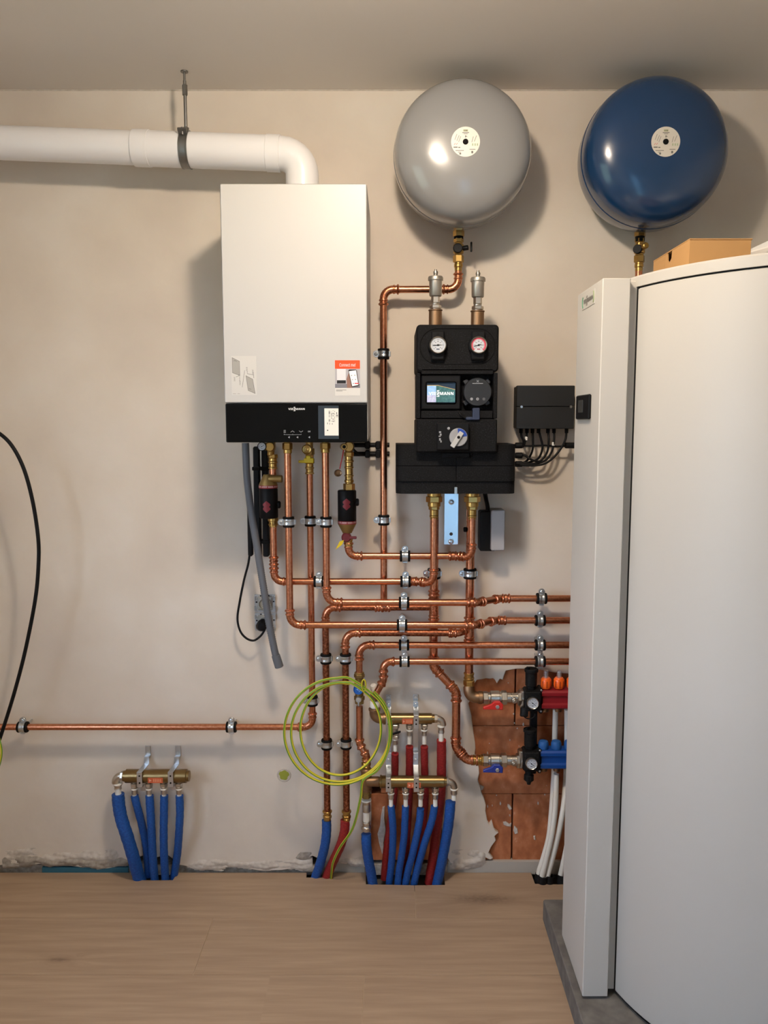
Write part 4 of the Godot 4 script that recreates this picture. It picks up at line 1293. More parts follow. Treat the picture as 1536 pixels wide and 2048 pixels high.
		g.lathe([Vector2(0.006, 0), Vector2(0.006, S * 5), Vector2(0.0072, S * 5), Vector2(0.0062, S * 9), Vector2(0.0038, S * 9), Vector2(0.0036, S * 12.5), Vector2(0, S * 12.5)], vb + UP * S * 39.3, UP, 16)
		put(v, "vent_nipple", g, mat(C(150, 146, 138), 0.4, 0.9))

func pipes():
	var F = 0.135; var c = M.copper; var f = M.copper_fit
	var grp = "copper pipe runs"
	# the two 22 mm runs in the front layer, dropping from the boiler and turning right
	var x1 = -0.3237; var y1 = 0.9129
	var t = thing("copper_pipe", "bright copper pipe from the second boiler outlet, bending right as the lower front run", "pipe", grp)
	run(t, [Vector3(x1, 1.48, F), Vector3(x1, y1, F), Vector3(0.2652, y1, F), Vector3(0.3401, 0.909, 0.06), Vector3(1.05, 0.909, 0.06)], 0.011, c, f)
	stack(t, "union", Vector3(x1, 1.497, F), -UP, [[0.0125, 0.008, false], [0.016, 0.02, true], [0.0135, 0.012, false]], M.brass)
	coupling(t, Vector3(0.2477, y1, F), RIGHT, 0.03, 0.011, f)
	coupling(t, Vector3(0.3597, 0.909, 0.06), RIGHT, 0.03, 0.011, f)
	var x2 = -0.2067; var y2 = 0.9857
	t = thing("copper_pipe", "bright copper pipe from the outlet right of the gas valve, turning right as upper run", "pipe", grp)
	run(t, [Vector3(x2, 1.48, F), Vector3(x2, y2, F), Vector3(0.2707, y2, F), Vector3(0.3536, 0.982, 0.06), Vector3(1.05, 0.982, 0.06)], 0.011, c, f)
	stack(t, "union", Vector3(x2, 1.497, F), -UP, [[0.0125, 0.008, false], [0.016, 0.018, true], [0.0135, 0.012, false]], M.brass)
	coupling(t, Vector3(0.2517, y2, F), RIGHT, 0.03, 0.011, f)
	coupling(t, Vector3(0.3716, 0.982, 0.06), RIGHT, 0.03, 0.011, f)
	# from the separators across to the pump group
	var ub = 1.3343 - 0.08
	var x3 = -0.3774; var y3 = 1.0458
	t = thing("copper_pipe", "copper pipe from the left separator running right to the left pump union", "pipe", grp)
	run(t, [Vector3(x3, 1.2445, 0.098), Vector3(x3, y3, 0.098), Vector3(0.0833, y3, 0.098), Vector3(0.132, y3, 0.127), Vector3(0.132, ub, 0.127)], 0.011, c, f, 0.028)
	coupling(t, Vector3(x3, 1.1127, 0.098), UP, 0.032, 0.011, f)
	coupling(t, Vector3(0.0689, y3, 0.098), RIGHT, 0.028, 0.011, f)
	var x4 = -0.1385; var y4 = 1.1285
	t = thing("copper_pipe", "copper pipe from the right separator running right to the right pump union", "pipe", grp)
	run(t, [Vector3(x4, 1.1772, 0.098), Vector3(x4, y4, 0.098), Vector3(0.2075, y4, 0.098), Vector3(0.2515, y4, 0.127), Vector3(0.2515, ub, 0.127)], 0.011, c, f, 0.026)
	coupling(t, Vector3(0.1947, y4, 0.098), RIGHT, 0.028, 0.011, f)
	# gas
	var x5 = -0.2631; var y5 = 0.5494
	t = thing("gas_pipe", "copper gas pipe below the yellow valve, turning left low along the wall", "pipe")
	run(t, [Vector3(x5, 1.3916, 0.065), Vector3(x5, y5, 0.065), Vector3(-1.7, y5, 0.065)], 0.0105, c, f)
	# vessel line
	var xv = 0.2056; var xq = -0.0266; var yv = 1.9636
	t = thing("copper_pipe", "copper pipe from the grey vessel valve going left and straight down", "pipe", grp)
	run(t, [Vector3(xv, 2.0218, 0.072), Vector3(xv, yv, 0.072), Vector3(xq, yv, 0.068), Vector3(xq, 0.955, 0.066)], 0.011, c, f, 0.03)
	var tc = MB.new()
	bead(tc, Vector3(xq, 0.975, 0.066), UP, 0.0115, 0.004, 0.004)
	put(t, "tee_collar", tc, f)
	# rear 28 mm risers
	var B = 0.055
	var x7 = 0.1368
	var h7 = 0.4376; var xm = 0.2123
	t = thing("copper_pipe", "thick copper riser behind the left pump pipe, kinked towards the blue lever valve", "pipe", grp)
	run(t, [Vector3(x7, 1.337, B), Vector3(x7, 0.7524, B), Vector3(xm, 0.669, 0.06), Vector3(xm, 0.4804, 0.064), Vector3(xm + 0.036, h7, 0.07), Vector3(0.2725, h7, 0.07)], 0.014, c, f, 0.03, 0.024)
	coupling(t, Vector3(x7, 0.952, B), UP, 0.09, 0.014, f, "tee")
	coupling(t, Vector3(x7, 0.9924, B), UP, 0.036, 0.014, f)
	var x8 = 0.2537
	t = thing("copper_pipe", "thick copper riser behind the right pump pipe, dropping to the red lever valve", "pipe", grp)
	run(t, [Vector3(x8, 1.337, B), Vector3(x8, 0.7252, 0.06)], 0.014, c, f)
	coupling(t, Vector3(x8, 0.8789, 0.057), UP, 0.085, 0.014, f, "tee")
	var sp = MB.new()
	sp.cyl(Vector3(0.2308, 1.2088, 0.06), RIGHT, 0.008, 0.01, 0.002, 16)
	put(t, "sensor_plug", sp, M.rubber)
	# rear branches down to the floor
	var x9 = -0.2174
	t = thing("copper_pipe", "dark copper pipe dropping left of its twin into the blue sleeve at the floor", "pipe", grp)
	run(t, [Vector3(x9, 0.2404, 0.06), Vector3(x9, 0.952, 0.06), Vector3(x7 - 0.012, 0.952, 0.056)], 0.011, M.copper_old, f)
	for px in [-0.0424, -0.0196]: coupling(t, Vector3(px, 0.952, 0.06), RIGHT, 0.03, 0.011, f)
	stack(t, "press_coupling", Vector3(x9, 0.2563, 0.06), -UP, [[0.016, 0.006, false], [0.0125, 0.01, false], [0.0145, 0.01, true], [0.0125, 0.009, false]], M.brass)
	var xt = -0.1517; var y10 = 0.873
	t = thing("copper_pipe", "dark copper pipe dropping right of its twin into the red sleeve at the floor", "pipe", grp)
	run(t, [Vector3(xt, 0.2507, 0.08), Vector3(xt, y10, 0.082), Vector3(0.2207, y10, 0.083), Vector3(x8 - 0.012, y10 + 0.006, 0.062)], 0.011, M.copper_old, f)
	coupling(t, Vector3(0.1964, y10, 0.083), RIGHT, 0.03, 0.011, f)
	stack(t, "press_coupling", Vector3(xt, 0.2664, 0.08), -UP, [[0.016, 0.006, false], [0.0125, 0.01, false], [0.0145, 0.01, true], [0.0125, 0.009, false]], M.brass)
	# the two lower cross runs from behind the tank
	var x11 = -0.1065; var y11 = 0.835
	t = thing("copper_pipe", "copper pipe crossing second from the bottom, bending down into the valve with a blue gauge", "pipe", grp)
	run(t, [Vector3(1.05, y11, 0.09), Vector3(x11, y11, 0.09), Vector3(x11, 0.7415, 0.09)], 0.011, c, f)
	run(t, [Vector3(x11, 0.6304, 0.09), Vector3(x11, 0.5037, 0.092), Vector3(-0.0837, 0.4644, 0.1), Vector3(-0.0838, 0.4336, 0.1)], 0.011, c, f, 0.02, 0.012)
	var x12 = -0.0277; var y12 = 0.78
	t = thing("copper_pipe", "lowest crossing copper pipe, bending down towards the white capped mixing valve", "pipe", grp)
	run(t, [Vector3(1.05, y12, 0.09), Vector3(x12, y12, 0.09), Vector3(x12, 0.7164, 0.09), Vector3(-0.0522, 0.671, 0.088)], 0.011, c, f, 0.026, 0.012)

func clips():
	var V = -RIGHT; var H = UP
	for q in [
		[Vector3(-0.0266, 1.7658, 0.07), UP, V, "pipe clamp on the vessel pipe, level with the thermometers"],
		[Vector3(-0.0266, 1.2406, 0.067), UP, V, "pipe clamp on the vessel pipe, just above the crossing copper runs"],
		[Vector3(-0.3237, 1.2425, 0.135), UP, V, "leftmost of three pipe clamps in a row below the boiler"],
		[Vector3(-0.2631, 1.237, 0.065), UP, V, "middle of three pipe clamps in a row below the boiler"],
		[Vector3(-0.2067, 1.2425, 0.135), UP, V, "rightmost of three pipe clamps in a row below the boiler"],
		[Vector3(0.1368, 1.0637, 0.055), UP, V, "pipe clamp on the left riser, half hidden behind the pump pipe"],
		[Vector3(0.2537, 1.0637, 0.055), UP, V, "pipe clamp on the right riser under the grey and black relay box"],
		[Vector3(-0.2174, 0.781, 0.06), UP, V, "upper pipe clamp on the dark pipe above the blue floor sleeve"],
		[Vector3(-0.1517, 0.787, 0.08), UP, V, "upper pipe clamp on the dark pipe above the red floor sleeve"],
		[Vector3(-0.2174, 0.4887, 0.06), UP, V, "lower pipe clamp on the dark pipe above the blue floor sleeve"],
		[Vector3(-0.1517, 0.4987, 0.08), UP, V, "lower pipe clamp on the dark pipe above the red floor sleeve"],
		[Vector3(-0.2631, 0.6401, 0.065), UP, V, "pipe clamp on the upright gas pipe behind the coiled wire"],
		[Vector3(-0.2338, 1.0458, 0.098), RIGHT, H, "pipe clamp on the crossing run just left of the boiler outlet pipe"],
		[Vector3(0.0415, 1.1285, 0.098), RIGHT, H, "topmost clamp in the column of clamps on the crossing runs"],
		[Vector3(0.0432, 1.0458, 0.098), RIGHT, H, "second clamp from the top in the column on the crossing runs"],
		[Vector3(0.038, 0.9857, 0.135), RIGHT, H, "third clamp from the top in the column on the crossing runs"],
		[Vector3(0.0318, 0.9129, 0.135), RIGHT, H, "fourth clamp from the top in the column on the crossing runs"],
		[Vector3(0.0389, 0.835, 0.09), RIGHT, H, "fifth clamp from the top in the column on the crossing runs"],
		[Vector3(0.0406, 0.78, 0.09), RIGHT, H, "lowest clamp in the column of clamps on the crossing runs"],
		[Vector3(0.4873, 0.982, 0.06), RIGHT, H, "uppermost of the four clamps beside the white tank"],
		[Vector3(0.4839, 0.909, 0.06), RIGHT, H, "second from top of the four clamps beside the white tank"],
		[Vector3(0.4799, 0.835, 0.09), RIGHT, H, "third from top of the four clamps beside the white tank"],
		[Vector3(0.481, 0.78, 0.09), RIGHT, H, "lowest of the four clamps beside the white tank"],
		[Vector3(-1.2226, 0.5494, 0.065), RIGHT, H, "pipe clamp on the gas pipe at the left by the hanging cable"],
		[Vector3(-0.5318, 0.5494, 0.065), RIGHT, H, "pipe clamp on the gas pipe between the two short manifolds"],
	]:
		var r = 0.014 if q[3].contains("riser") else 0.011
		clip(q[3], q[0], q[1], q[2], r)

func separators():
	var z = 0.1
	var dia = mat(C(128, 22, 34), 0.5)
	for q in [[-0.3908, 1.0, "black deaerator with a brass cone on top hanging under the boiler on the left"], [-0.1425, -1.0, "black dirt separator with a brass cone below hanging under the boiler on the right"]]:
		var t = thing("separator", q[2], "separator", "separators below the boiler")
		var x = q[0]; var up = q[1] > 0
		var ya = 1.3464 if up else 1.34
		var yb = 1.2509 if up else 1.2429
		var g = MB.new()
		g.lathe([Vector2(0, 0), Vector2(0.027, 0), Vector2(0.0295, 0.003), Vector2(0.0295, ya - yb - 0.003), Vector2(0.027, ya - yb), Vector2(0, ya - yb)], Vector3(x, yb, z), UP, 32)
		put(t, "jacket", g, M.black)
		# printed band
		var im = Image.create(256, 16, false, Image.FORMAT_RGB8)
		im.fill(C(150, 36, 46))
		for k in range(0, 256, 6):
			if (k / 6) % 9 != 4: im.fill_rect(Rect2i(k, 4 + (k % 4), 4, 7 - (k % 3)), C(214, 190, 186))
		var bm = printed(im, 0.5); bm.uv1_scale = Vector3(2, 100, 1); bm.texture_repeat = true
		g = MB.new()
		var y0 = ya if up else yb - 0.0095
		g.lathe([Vector2(0.029, 0), Vector2(0.0298, 0.0), Vector2(0.0298, 0.0095), Vector2(0.029, 0.0095)], Vector3(x, y0, z), UP, 32)
		put(t, "printed_band", g, bm)
		g = MB.new()
		var cl = 0.0331 if up else 0.0302
		var a = UP if up else -UP
		var o = Vector3(x, ya + 0.0095, z) if up else Vector3(x, yb - 0.0095, z)
		g.lathe([Vector2(0.0292, 0), Vector2(0.0292, 0.002), Vector2(0.0145, cl), Vector2(0.0, cl)], o, a, 28)
		put(t, "cone", g, M.dull_brass)
		# diamond emblem on the jacket
		g = MB.new()
		var ym = 1.2892 if up else 1.2972
		var cols = 8
		for kk in cols * 2:
			var k = kk % cols
			var yo = 0.0062 if kk < cols else -0.0062
			var u0 = -1.0 + 2.0 * k / cols; var u1 = -1.0 + 2.0 * (k + 1) / cols
			var hw = 0.4
			var P0 = []
			for u in [u0, u1]:
				var an = u * hw + (-0.08 if up else -0.0)
				var hh = 0.0125 * (1.0 - absf(u) * 0.8)
				var rr = 0.0298 + 0.0002 * (kk / cols)
				P0.append([Vector3(x + sin(an) * rr, ym + yo - hh, z + cos(an) * rr), Vector3(x + sin(an) * rr, ym + yo + hh, z + cos(an) * rr), Vector3(sin(an), 0, cos(an))])
			g.quad(P0[0][0], P0[1][0], P0[1][1], P0[0][1], P0[0][2], P0[1][2], P0[1][2], P0[0][2])
		put(t, "emblem", g, dia)
		g = MB.new()
		g.cyl(Vector3(x + 0.026, ym + 0.004, z), RIGHT, 0.012, 0.012, 0.003, 18)
		put(t, "magnet_knob", g, M.black)
		if up:
			var px = -0.3774
			g = MB.new()
			g.cyl(Vector3(x + 0.004, 1.3764, z + 0.012), Vector3(1, 0, 0.1), 0.0115, 0.043, 0.001, 18)
			put(t, "side_port", g, M.dull_brass)
			stack(t, "outlet", Vector3(px, yb + 0.002, z), -UP, [[0.0165, 0.012, false], [0.0135, 0.008, false], [0.0155, 0.005, false], [0.0125, 0.006, false]], M.brass)
			# pipe and isolating valve above
			g = MB.new()
			g.cyl(Vector3(-0.3766, 1.3796, z - 0.006), UP, 0.0112, 0.0394, 0.0, 18)
			put(t, "riser", g, M.copper)
			var vx = -0.376
			stack(t, "press_coupling", Vector3(vx, 1.4064, z - 0.006), UP, [[0.0145, 0.006, false], [0.0125, 0.012, false], [0.0148, 0.006, false], [0.013, 0.01, false], [0.0155, 0.012, true]], M.brass)
			g = MB.new()
			g.cyl(Vector3(vx - 0.004, 1.4771, z - 0.01), OUT, 0.0155, 0.036, 0.003, 20)
			g.cyl(Vector3(vx - 0.03, 1.4771, z), RIGHT, 0.012, 0.04, 0.002, 16)
			g.cyl(Vector3(vx - 0.006, 1.4473, z), Vector3(0.1, 1, -0.2), 0.011, 0.05, 0.002, 16)
			put(t, "isolating_valve", g, M.brass)
			dial(t, Vector3(-0.4041, 1.478, 0.13), 0.0138, printed(gauge_img(C(70, 80, 110)), 0.2), 30, M.black, M.rubber)
		else:
			var vx = -0.1355
			stack(t, "inlet", Vector3(vx, ya, z), UP, [[0.0185, 0.0205, true], [0.0125, 0.004, false], [0.0145, 0.008, false], [0.0125, 0.01, false], [0.0145, 0.006, false], [0.0125, 0.02, false], [0.0145, 0.006, false], [0.0128, 0.014, false], [0.0152, 0.006, false], [0.013, 0.012, false], [0.0158, 0.013, true], [0.0125, 0.012, false]], M.brass)
			g = MB.new()
			g.cyl(Vector3(vx + 0.001, 1.4771, z - 0.012), OUT, 0.0165, 0.032, 0.003, 20)
			g.cyl(Vector3(vx - 0.018, 1.4771, z + 0.002), Vector3(0.2, 0, 1), 0.0105, 0.026, 0.002, 16)
			put(t, "isolating_valve", g, M.brass)
			g = MB.new()
			g.cyl(Vector3(vx - 0.0132, 1.4771, z + 0.0275), Vector3(0.2, 0, 1), 0.0055, 0.0012, 0.0, 12)
			put(t, "port_hole", g, M.rubber)
			# tether and cap
			g = MB.new()
			g.tube(curve([Vector3(-0.1515, 1.4666, 0.115), Vector3(-0.1553, 1.4435, 0.12), Vector3(-0.1601, 1.4232, 0.12), Vector3(-0.1633, 1.4076, 0.12)], 5), 0.0017, 8)
			put(t, "cap_tether", g, M.red_plastic)
			g = MB.new()
			g.lathe([Vector2(0.0065, 0.004), Vector2(0.0095, 0.006), Vector2(0.0115, 0.004), Vector2(0.0115, -0.006), Vector2(0, -0.006)], Vector3(-0.1692, 1.3947, 0.115), Vector3(0.25, 0.1, 1), 20)
			g.lathe([Vector2(0, 0), Vector2(0.0068, 0.0005)], Vector3(-0.1692, 1.3948, 0.116), Vector3(0.25, 0.1, 1), 16)
			put(t, "cap", g, M.bronze)
			# drain valve at the foot
			g = MB.new()
			var dc = Vector3(-0.1447, 1.1901, 0.1)
			g.cyl(Vector3(dc.x, dc.y, dc.z - 0.01), OUT, 0.0155, 0.028, 0.004, 20)
			g.box(Vector3(dc.x + 0.018, dc.y, dc.z + 0.014), Vector3(0.03, 0.009, 0.007), 0.002)
			put(t, "drain_valve", g, mat(C(96, 26, 34), 0.45))
			g = MB.new()
			g.prism([Vector2(0, 0), Vector2(-0.006, -0.014), Vector2(-0.028, -0.03), Vector2(-0.014, -0.004)], -0.0008, 0.0008, Basis(UP, 0.3), Vector3(-0.1517, 1.1831, 0.118))
			put(t, "tag", g, M.yellow)
			stack(t, "outlet", Vector3(-0.1384, 1.1836, 0.1), -UP, [[0.014, 0.006, false], [0.0125, 0.008, false], [0.015, 0.005, false], [0.0125, 0.005, false]], M.brass)
	# gas cock
	var v = thing("gas_valve", "brass gas cock with a yellow handle under the boiler", "valve")
	var gx = -0.2631
	stack(v, "body", Vector3(gx, 1.3884, 0.065), UP, [[0.0145, 0.005, false], [0.0122, 0.012, false], [0.0145, 0.005, false], [0.0122, 0.012, false], [0.0155, 0.016, true], [0.0135, 0.012, false], [0.016, 0.02, true], [0.012, 0.02, false]], M.brass)
	var g = MB.new()
	g.lathe([Vector2(0.012, 0), Vector2(0.0155, 0.003), Vector2(0.0155, 0.016), Vector2(0.013, 0.018), Vector2(0.008, 0.017), Vector2(0.0075, 0.019), Vector2(0.003, 0.019), Vector2(0, 0.018)], Vector3(-0.2687, 1.4677, 0.075), OUT, 22)
	put(v, "test_port", g, M.brass)
	g = MB.new()
	g.box(Vector3(-0.2612, 1.4332, 0.1), Vector3(0.032, 0.017, 0.012), 0.003)
	g.box(Vector3(-0.2817, 1.43, 0.1), Vector3(0.026, 0.009, 0.008), 0.002)
	g.box(Vector3(-0.2627, 1.4426, 0.1), Vector3(0.016, 0.012, 0.014), 0.003)
	put(v, "handle", g, M.yellow)

func ribbon(t, called, x, w, pts, th, m):
	var g = MB.new()
	for i in pts.size() - 1:
		var a = Vector3(x, pts[i].y, pts[i].x); var b = Vector3(x, pts[i + 1].y, pts[i + 1].x)
		var d = (b - a).normalized()
		g.box((a + b) / 2, Vector3(w, (b - a).length() + th * 0.6, th), th * 0.25, Basis(RIGHT, d, RIGHT.cross(d)))
	return put(t, called, g, m)

func bar(t, called, x0, x1, y, z, r, m):
	var g = MB.new()
	var l = x1 - x0
	g.lathe([Vector2(0, 0), Vector2(r * 0.78, 0), Vector2(r * 0.8, 0.008), Vector2(r, 0.009), Vector2(r, l - 0.009), Vector2(r * 0.8, l - 0.008), Vector2(r * 0.78, l), Vector2(0, l)], Vector3(x0, y, z), RIGHT, 36)
	return put(t, called, g, m)

func bent(t, called, o, side, drop, r, m):
	# short chrome elbow from the end of a bar down to a port
	var g = MB.new()
	var e = arc_at(o, o + side * 0.03, o + side * 0.03 - UP * 0.05, 0.02)
	var a = e[0].duplicate(); a.push_front(o); a.push_back(a[-1] - UP * drop)
	g.tube(a, r, 18)
	g.cyl(o, side, r * 1.35, 0.012, 0.001, 6, true)
	put(t, called, g, m)
	return a[-1]

func label_img():
	var im = Image.create(120, 48, false, Image.FORMAT_RGB8)
	im.fill(C(196, 92, 52))
	fill(im, [Vector2(10, 10), Vector2(30, 24), Vector2(10, 38)], C(228, 170, 140))
	for k in 5: im.fill_rect(Rect2i(44 + k * 14, 10, 7, 28), C(228, 160, 124))
	return im

func manifolds():
	# short blue manifold at the left
	var lm = printed(label_img(), 0.5)
	var t = thing("manifold", "brass manifold bar with five blue hoses at the left of the wall", "manifold", "brass manifolds")
	var z = 0.075; var y = 0.3843; var r = 0.0225
	bar(t, "bar", -0.8924, -0.6731, y, z, r, M.manifold_brass)
	var g = MB.new()
	g.box(Vector3(-0.7802, y - 0.005, z + r - 0.001), Vector3(0.0494, 0.0181, 0.004), 0.0005)
	put(t, "label", g, lm)
	for px in [-0.8311, -0.7289]:
		ribbon(t, "bracket", px, 0.0175, [Vector2(0.003, 0.4579), Vector2(0.003, 0.4243), Vector2(0.02, 0.4263), Vector2(0.022, 0.4025), Vector2(z + r + 0.003, y + 0.024), Vector2(z + r + 0.003, y - 0.026), Vector2(0.07, y - 0.03), Vector2(0.066, y - 0.055)], 0.0022, M.strip)
		g = MB.new()
		g.cyl(Vector3(px, 0.4336, 0.004), OUT, 0.005, 0.003, 0.0008, 12)
		put(t, "screw", g, M.zinc)
		for k in [-0.012, 0.012]:
			g = MB.new()
			g.cyl(Vector3(px, y + k, z + r + 0.004), OUT, 0.003, 0.0008, 0.0, 10)
			put(t, "slot", g, M.rubber)
	var e = bent(t, "end_elbow", Vector3(-0.8891, y, z), -RIGHT, 0.004, 0.0125, M.nickel)
	port(t, Vector3(-0.9122, e.y, z), 0.045, 0.0125, false)
	for px in [-0.8573, -0.809, -0.7599, -0.7092]: port(t, Vector3(px, y - r + 0.003, z), 0.03, 0.0095)
	hose("thick blue insulated hose leftmost under the left brass manifold", [Vector3(-0.9131, 0.3216, 0.075), Vector3(-0.9114, 0.2797, 0.075), Vector3(-0.9047, 0.2341, 0.075), Vector3(-0.8886, 0.1741, 0.075), Vector3(-0.8754, 0.0958, 0.062), Vector3(-0.8704, 0.0225, 0.038), Vector3(-0.8647, -0.018, 0.028)], 0.0205, M.blue_hose)
	hose("second blue hose from the left under the left brass manifold", [Vector3(-0.8583, 0.3164, 0.075), Vector3(-0.8513, 0.2797, 0.075), Vector3(-0.8451, 0.1998, 0.05), Vector3(-0.841, 0.128, 0.033), Vector3(-0.8405, 0.0574, 0.02), Vector3(-0.8429, -0.0081, 0.008)], 0.0128, M.blue_hose)
	hose("middle blue hose under the left brass manifold", [Vector3(-0.8083, 0.3164, 0.075), Vector3(-0.807, 0.2569, 0.075), Vector3(-0.8073, 0.1909, 0.07), Vector3(-0.8113, 0.1044, 0.055), Vector3(-0.8146, 0.0213, 0.036), Vector3(-0.8142, -0.0168, 0.03)], 0.0135, M.blue_hose)
	hose("fourth blue hose from the left under the left brass manifold", [Vector3(-0.7591, 0.3164, 0.075), Vector3(-0.7619, 0.2569, 0.075), Vector3(-0.7662, 0.1909, 0.07), Vector3(-0.7724, 0.1044, 0.055), Vector3(-0.777, 0.0213, 0.036), Vector3(-0.7781, -0.0168, 0.03)], 0.0132, M.blue_hose)
	hose("rightmost blue hose under the left brass manifold", [Vector3(-0.7083, 0.3164, 0.075), Vector3(-0.7084, 0.2569, 0.075), Vector3(-0.7166, 0.1811, 0.065), Vector3(-0.7303, 0.097, 0.042), Vector3(-0.7471, 0.021, 0.02), Vector3(-0.7555, -0.0149, 0.012)], 0.013, M.blue_hose)
	# floor sleeves of the two dark copper pipes
	hose("blue sleeve on the dark copper pipe where it bends into the floor", [Vector3(-0.2204, 0.2227, 0.06), Vector3(-0.2208, 0.1784, 0.06), Vector3(-0.2288, 0.1206, 0.052), Vector3(-0.2462, 0.0515, 0.035), Vector3(-0.2619, -0.0009, 0.02), Vector3(-0.2659, -0.018, 0.016)], 0.0158, M.blue_hose)
	hose("red sleeve on the dark copper pipe where it bends into the floor", [Vector3(-0.1569, 0.2331, 0.08), Vector3(-0.1588, 0.1945, 0.08), Vector3(-0.1714, 0.1442, 0.072), Vector3(-0.1936, 0.0836, 0.05), Vector3(-0.2161, 0.0232, 0.03), Vector3(-0.2275, -0.0119, 0.02)], 0.0155, M.red_hose)
	# upper right manifold with red hoses
	z = 0.065; y = 0.5785; r = 0.018
	t = thing("manifold", "brass manifold bar with red hoses, the upper of the right pair", "manifold", "brass manifolds")
	bar(t, "bar", -0.0364, 0.1406, y, z, r, M.manifold_brass)
	g = MB.new()
	g.box(Vector3(0.051, y - 0.003, z + r - 0.001), Vector3(0.0362, 0.0181, 0.004), 0.0005)
	put(t, "label", g, lm)
	e = bent(t, "end_elbow", Vector3(0.139, y, z), RIGHT, 0.003, 0.0105, M.nickel)
	port(t, Vector3(0.1631, e.y, z), 0.05, 0.0105, false)
	for px in [0.058, 0.1071]: port(t, Vector3(px, y - r + 0.003, z), 0.04, 0.009)
	var xl = 0.0108
	stack(t, "shut_off_valve", Vector3(xl, y - r + 0.003, z), -UP, [[0.009, 0.004, false], [0.0135, 0.014, true], [0.01, 0.012, false], [0.0125, 0.012, false], [0.0135, 0.012, true]], M.nickel)
	g = MB.new()
	g.box(Vector3(xl + 0.004, y - r - 0.026, z + 0.014), Vector3(0.03, 0.006, 0.008), 0.002, Basis(OUT, 0.35))
	put(t, "valve_lever", g, M.black)
	port(t, Vector3(xl, y - r - 0.05, z), 0.034, 0.0085, false)
	# bronze inlet elbow
	g = MB.new()
	var ob = Vector3(-0.0232, y, z)
	var eb = arc_at(ob, Vector3(-0.0579, y, z), Vector3(-0.0579, y + 0.05, z), 0.02)
	var ap = eb[0].duplicate(); ap.push_front(ob); ap.push_back(ap[-1] + UP * 0.014)
	g.tube(ap, 0.0165, 20)
	g.cyl(ap[-1] - UP * 0.006, UP, 0.0195, 0.008, 0.001, 20)
	g.cyl(Vector3(ob.x - 0.006, y, z), RIGHT, 0.0195, 0.008, 0.001, 20)
	put(t, "inlet_elbow", g, M.bronze)
	# mixing valve with white cap above the elbow
	var mv = thing("mixing_valve", "small mixing valve with white plastic caps between the coiled wire and upper manifold", "valve")
	g = MB.new()
	var mo = ap[-1] + UP * 0.001
	g.lathe([Vector2(0, 0), Vector2(0.011, 0), Vector2(0.011, 0.006), Vector2(0.0165, 0.006), Vector2(0.0175, 0.022), Vector2(0.015, 0.026), Vector2(0, 0.026)], mo, UP, 24)
	put(mv, "adjusting_cap", g, M.white_plastic)
	stack(mv, "body", mo + UP * 0.026, UP, [[0.0115, 0.01, false], [0.014, 0.016, true], [0.011, 0.012, false]], M.bronze)
	g = MB.new()
	g.lathe([Vector2(0, 0), Vector2(0.0125, 0), Vector2(0.013, 0.014), Vector2(0.009, 0.021), Vector2(0, 0.023)], mo + UP * 0.062, Vector3(-0.2, 1, 0.35), 22)
	put(mv, "end_cap", g, M.white_plastic)
	g = MB.new()
	g.tube([mo + Vector3(-0.017, 0.022, 0.008), mo + Vector3(-0.018, 0.045, 0.01), mo + Vector3(-0.012, 0.064, 0.008)], 0.0012, 6)
	put(mv, "cap_strap", g, M.white_plastic)
	# red hoses pass behind the lower bar and on into the floor
	hose("red hose below the black lever of the upper right manifold, leftmost", [Vector3(0.01, 0.4566, 0.062), Vector3(0.0101, 0.3828, 0.045), Vector3(0.0068, 0.2988, 0.035), Vector3(-0.0068, 0.1893, 0.03), Vector3(-0.0205, 0.0801, 0.028), Vector3(-0.0275, -0.0095, 0.024)], 0.0118, M.red_hose)
	hose("second red hose from the left under the upper right manifold", [Vector3(0.0582, 0.4809, 0.062), Vector3(0.0586, 0.4114, 0.05), Vector3(0.0576, 0.2988, 0.035), Vector3(0.0528, 0.1893, 0.03), Vector3(0.0445, 0.0812, 0.03), Vector3(0.0275, -0.0253, 0.028)], 0.0125, M.red_hose)
	hose("third red hose from the left under the upper right manifold", [Vector3(0.1074, 0.4809, 0.062), Vector3(0.1089, 0.4114, 0.05), Vector3(0.1117, 0.2988, 0.035), Vector3(0.1056, 0.1893, 0.03), Vector3(0.0924, 0.0812, 0.03), Vector3(0.0757, -0.0253, 0.028)], 0.0125, M.red_hose)
	hose("thick red hose rightmost under the upper right manifold", [Vector3(0.1645, 0.5034, 0.062), Vector3(0.1659, 0.4114, 0.05), Vector3(0.1656, 0.3091, 0.038), Vector3(0.1564, 0.2092, 0.034), Vector3(0.1434, 0.1015, 0.034), Vector3(0.1271, -0.0205, 0.03)], 0.0158, M.red_hose)
	# lower right manifold with blue hoses
	z = 0.105; y = 0.3792; r = 0.0195
	t = thing("manifold", "brass manifold bar with blue hoses, the lower of the right pair", "manifold", "brass manifolds")
	bar(t, "bar", -0.046, 0.1792, y, z, r, M.manifold_brass)
	g = MB.new()
	g.box(Vector3(0.0719, y - 0.004, z + r - 0.001), Vector3(0.0441, 0.018, 0.004), 0.0005)
	put(t, "label", g, lm)
	g = MB.new()
	g.cyl(Vector3(-0.0394, y, z), RIGHT, 0.0215, 0.006, 0.001, 24)
	g.cyl(Vector3(-0.0312, y, z), RIGHT, 0.0185, 0.008, 0.001, 24)
	put(t, "collar", g, M.manifold_brass)
	e = bent(t, "end_elbow", Vector3(0.1742, y, z), RIGHT, 0.003, 0.011, M.nickel)
	port(t, Vector3(e.x, e.y, z), 0.03, 0.0105, false)
	for px in [-0.0033, 0.0453, 0.0943, 0.1426]: port(t, Vector3(px, y - r + 0.003, z), 0.036, 0.009)
	# bronze tee at the left end, with the cold feed pipe below
	g = MB.new()
	var tx = -0.0848; var ty = y + 0.012
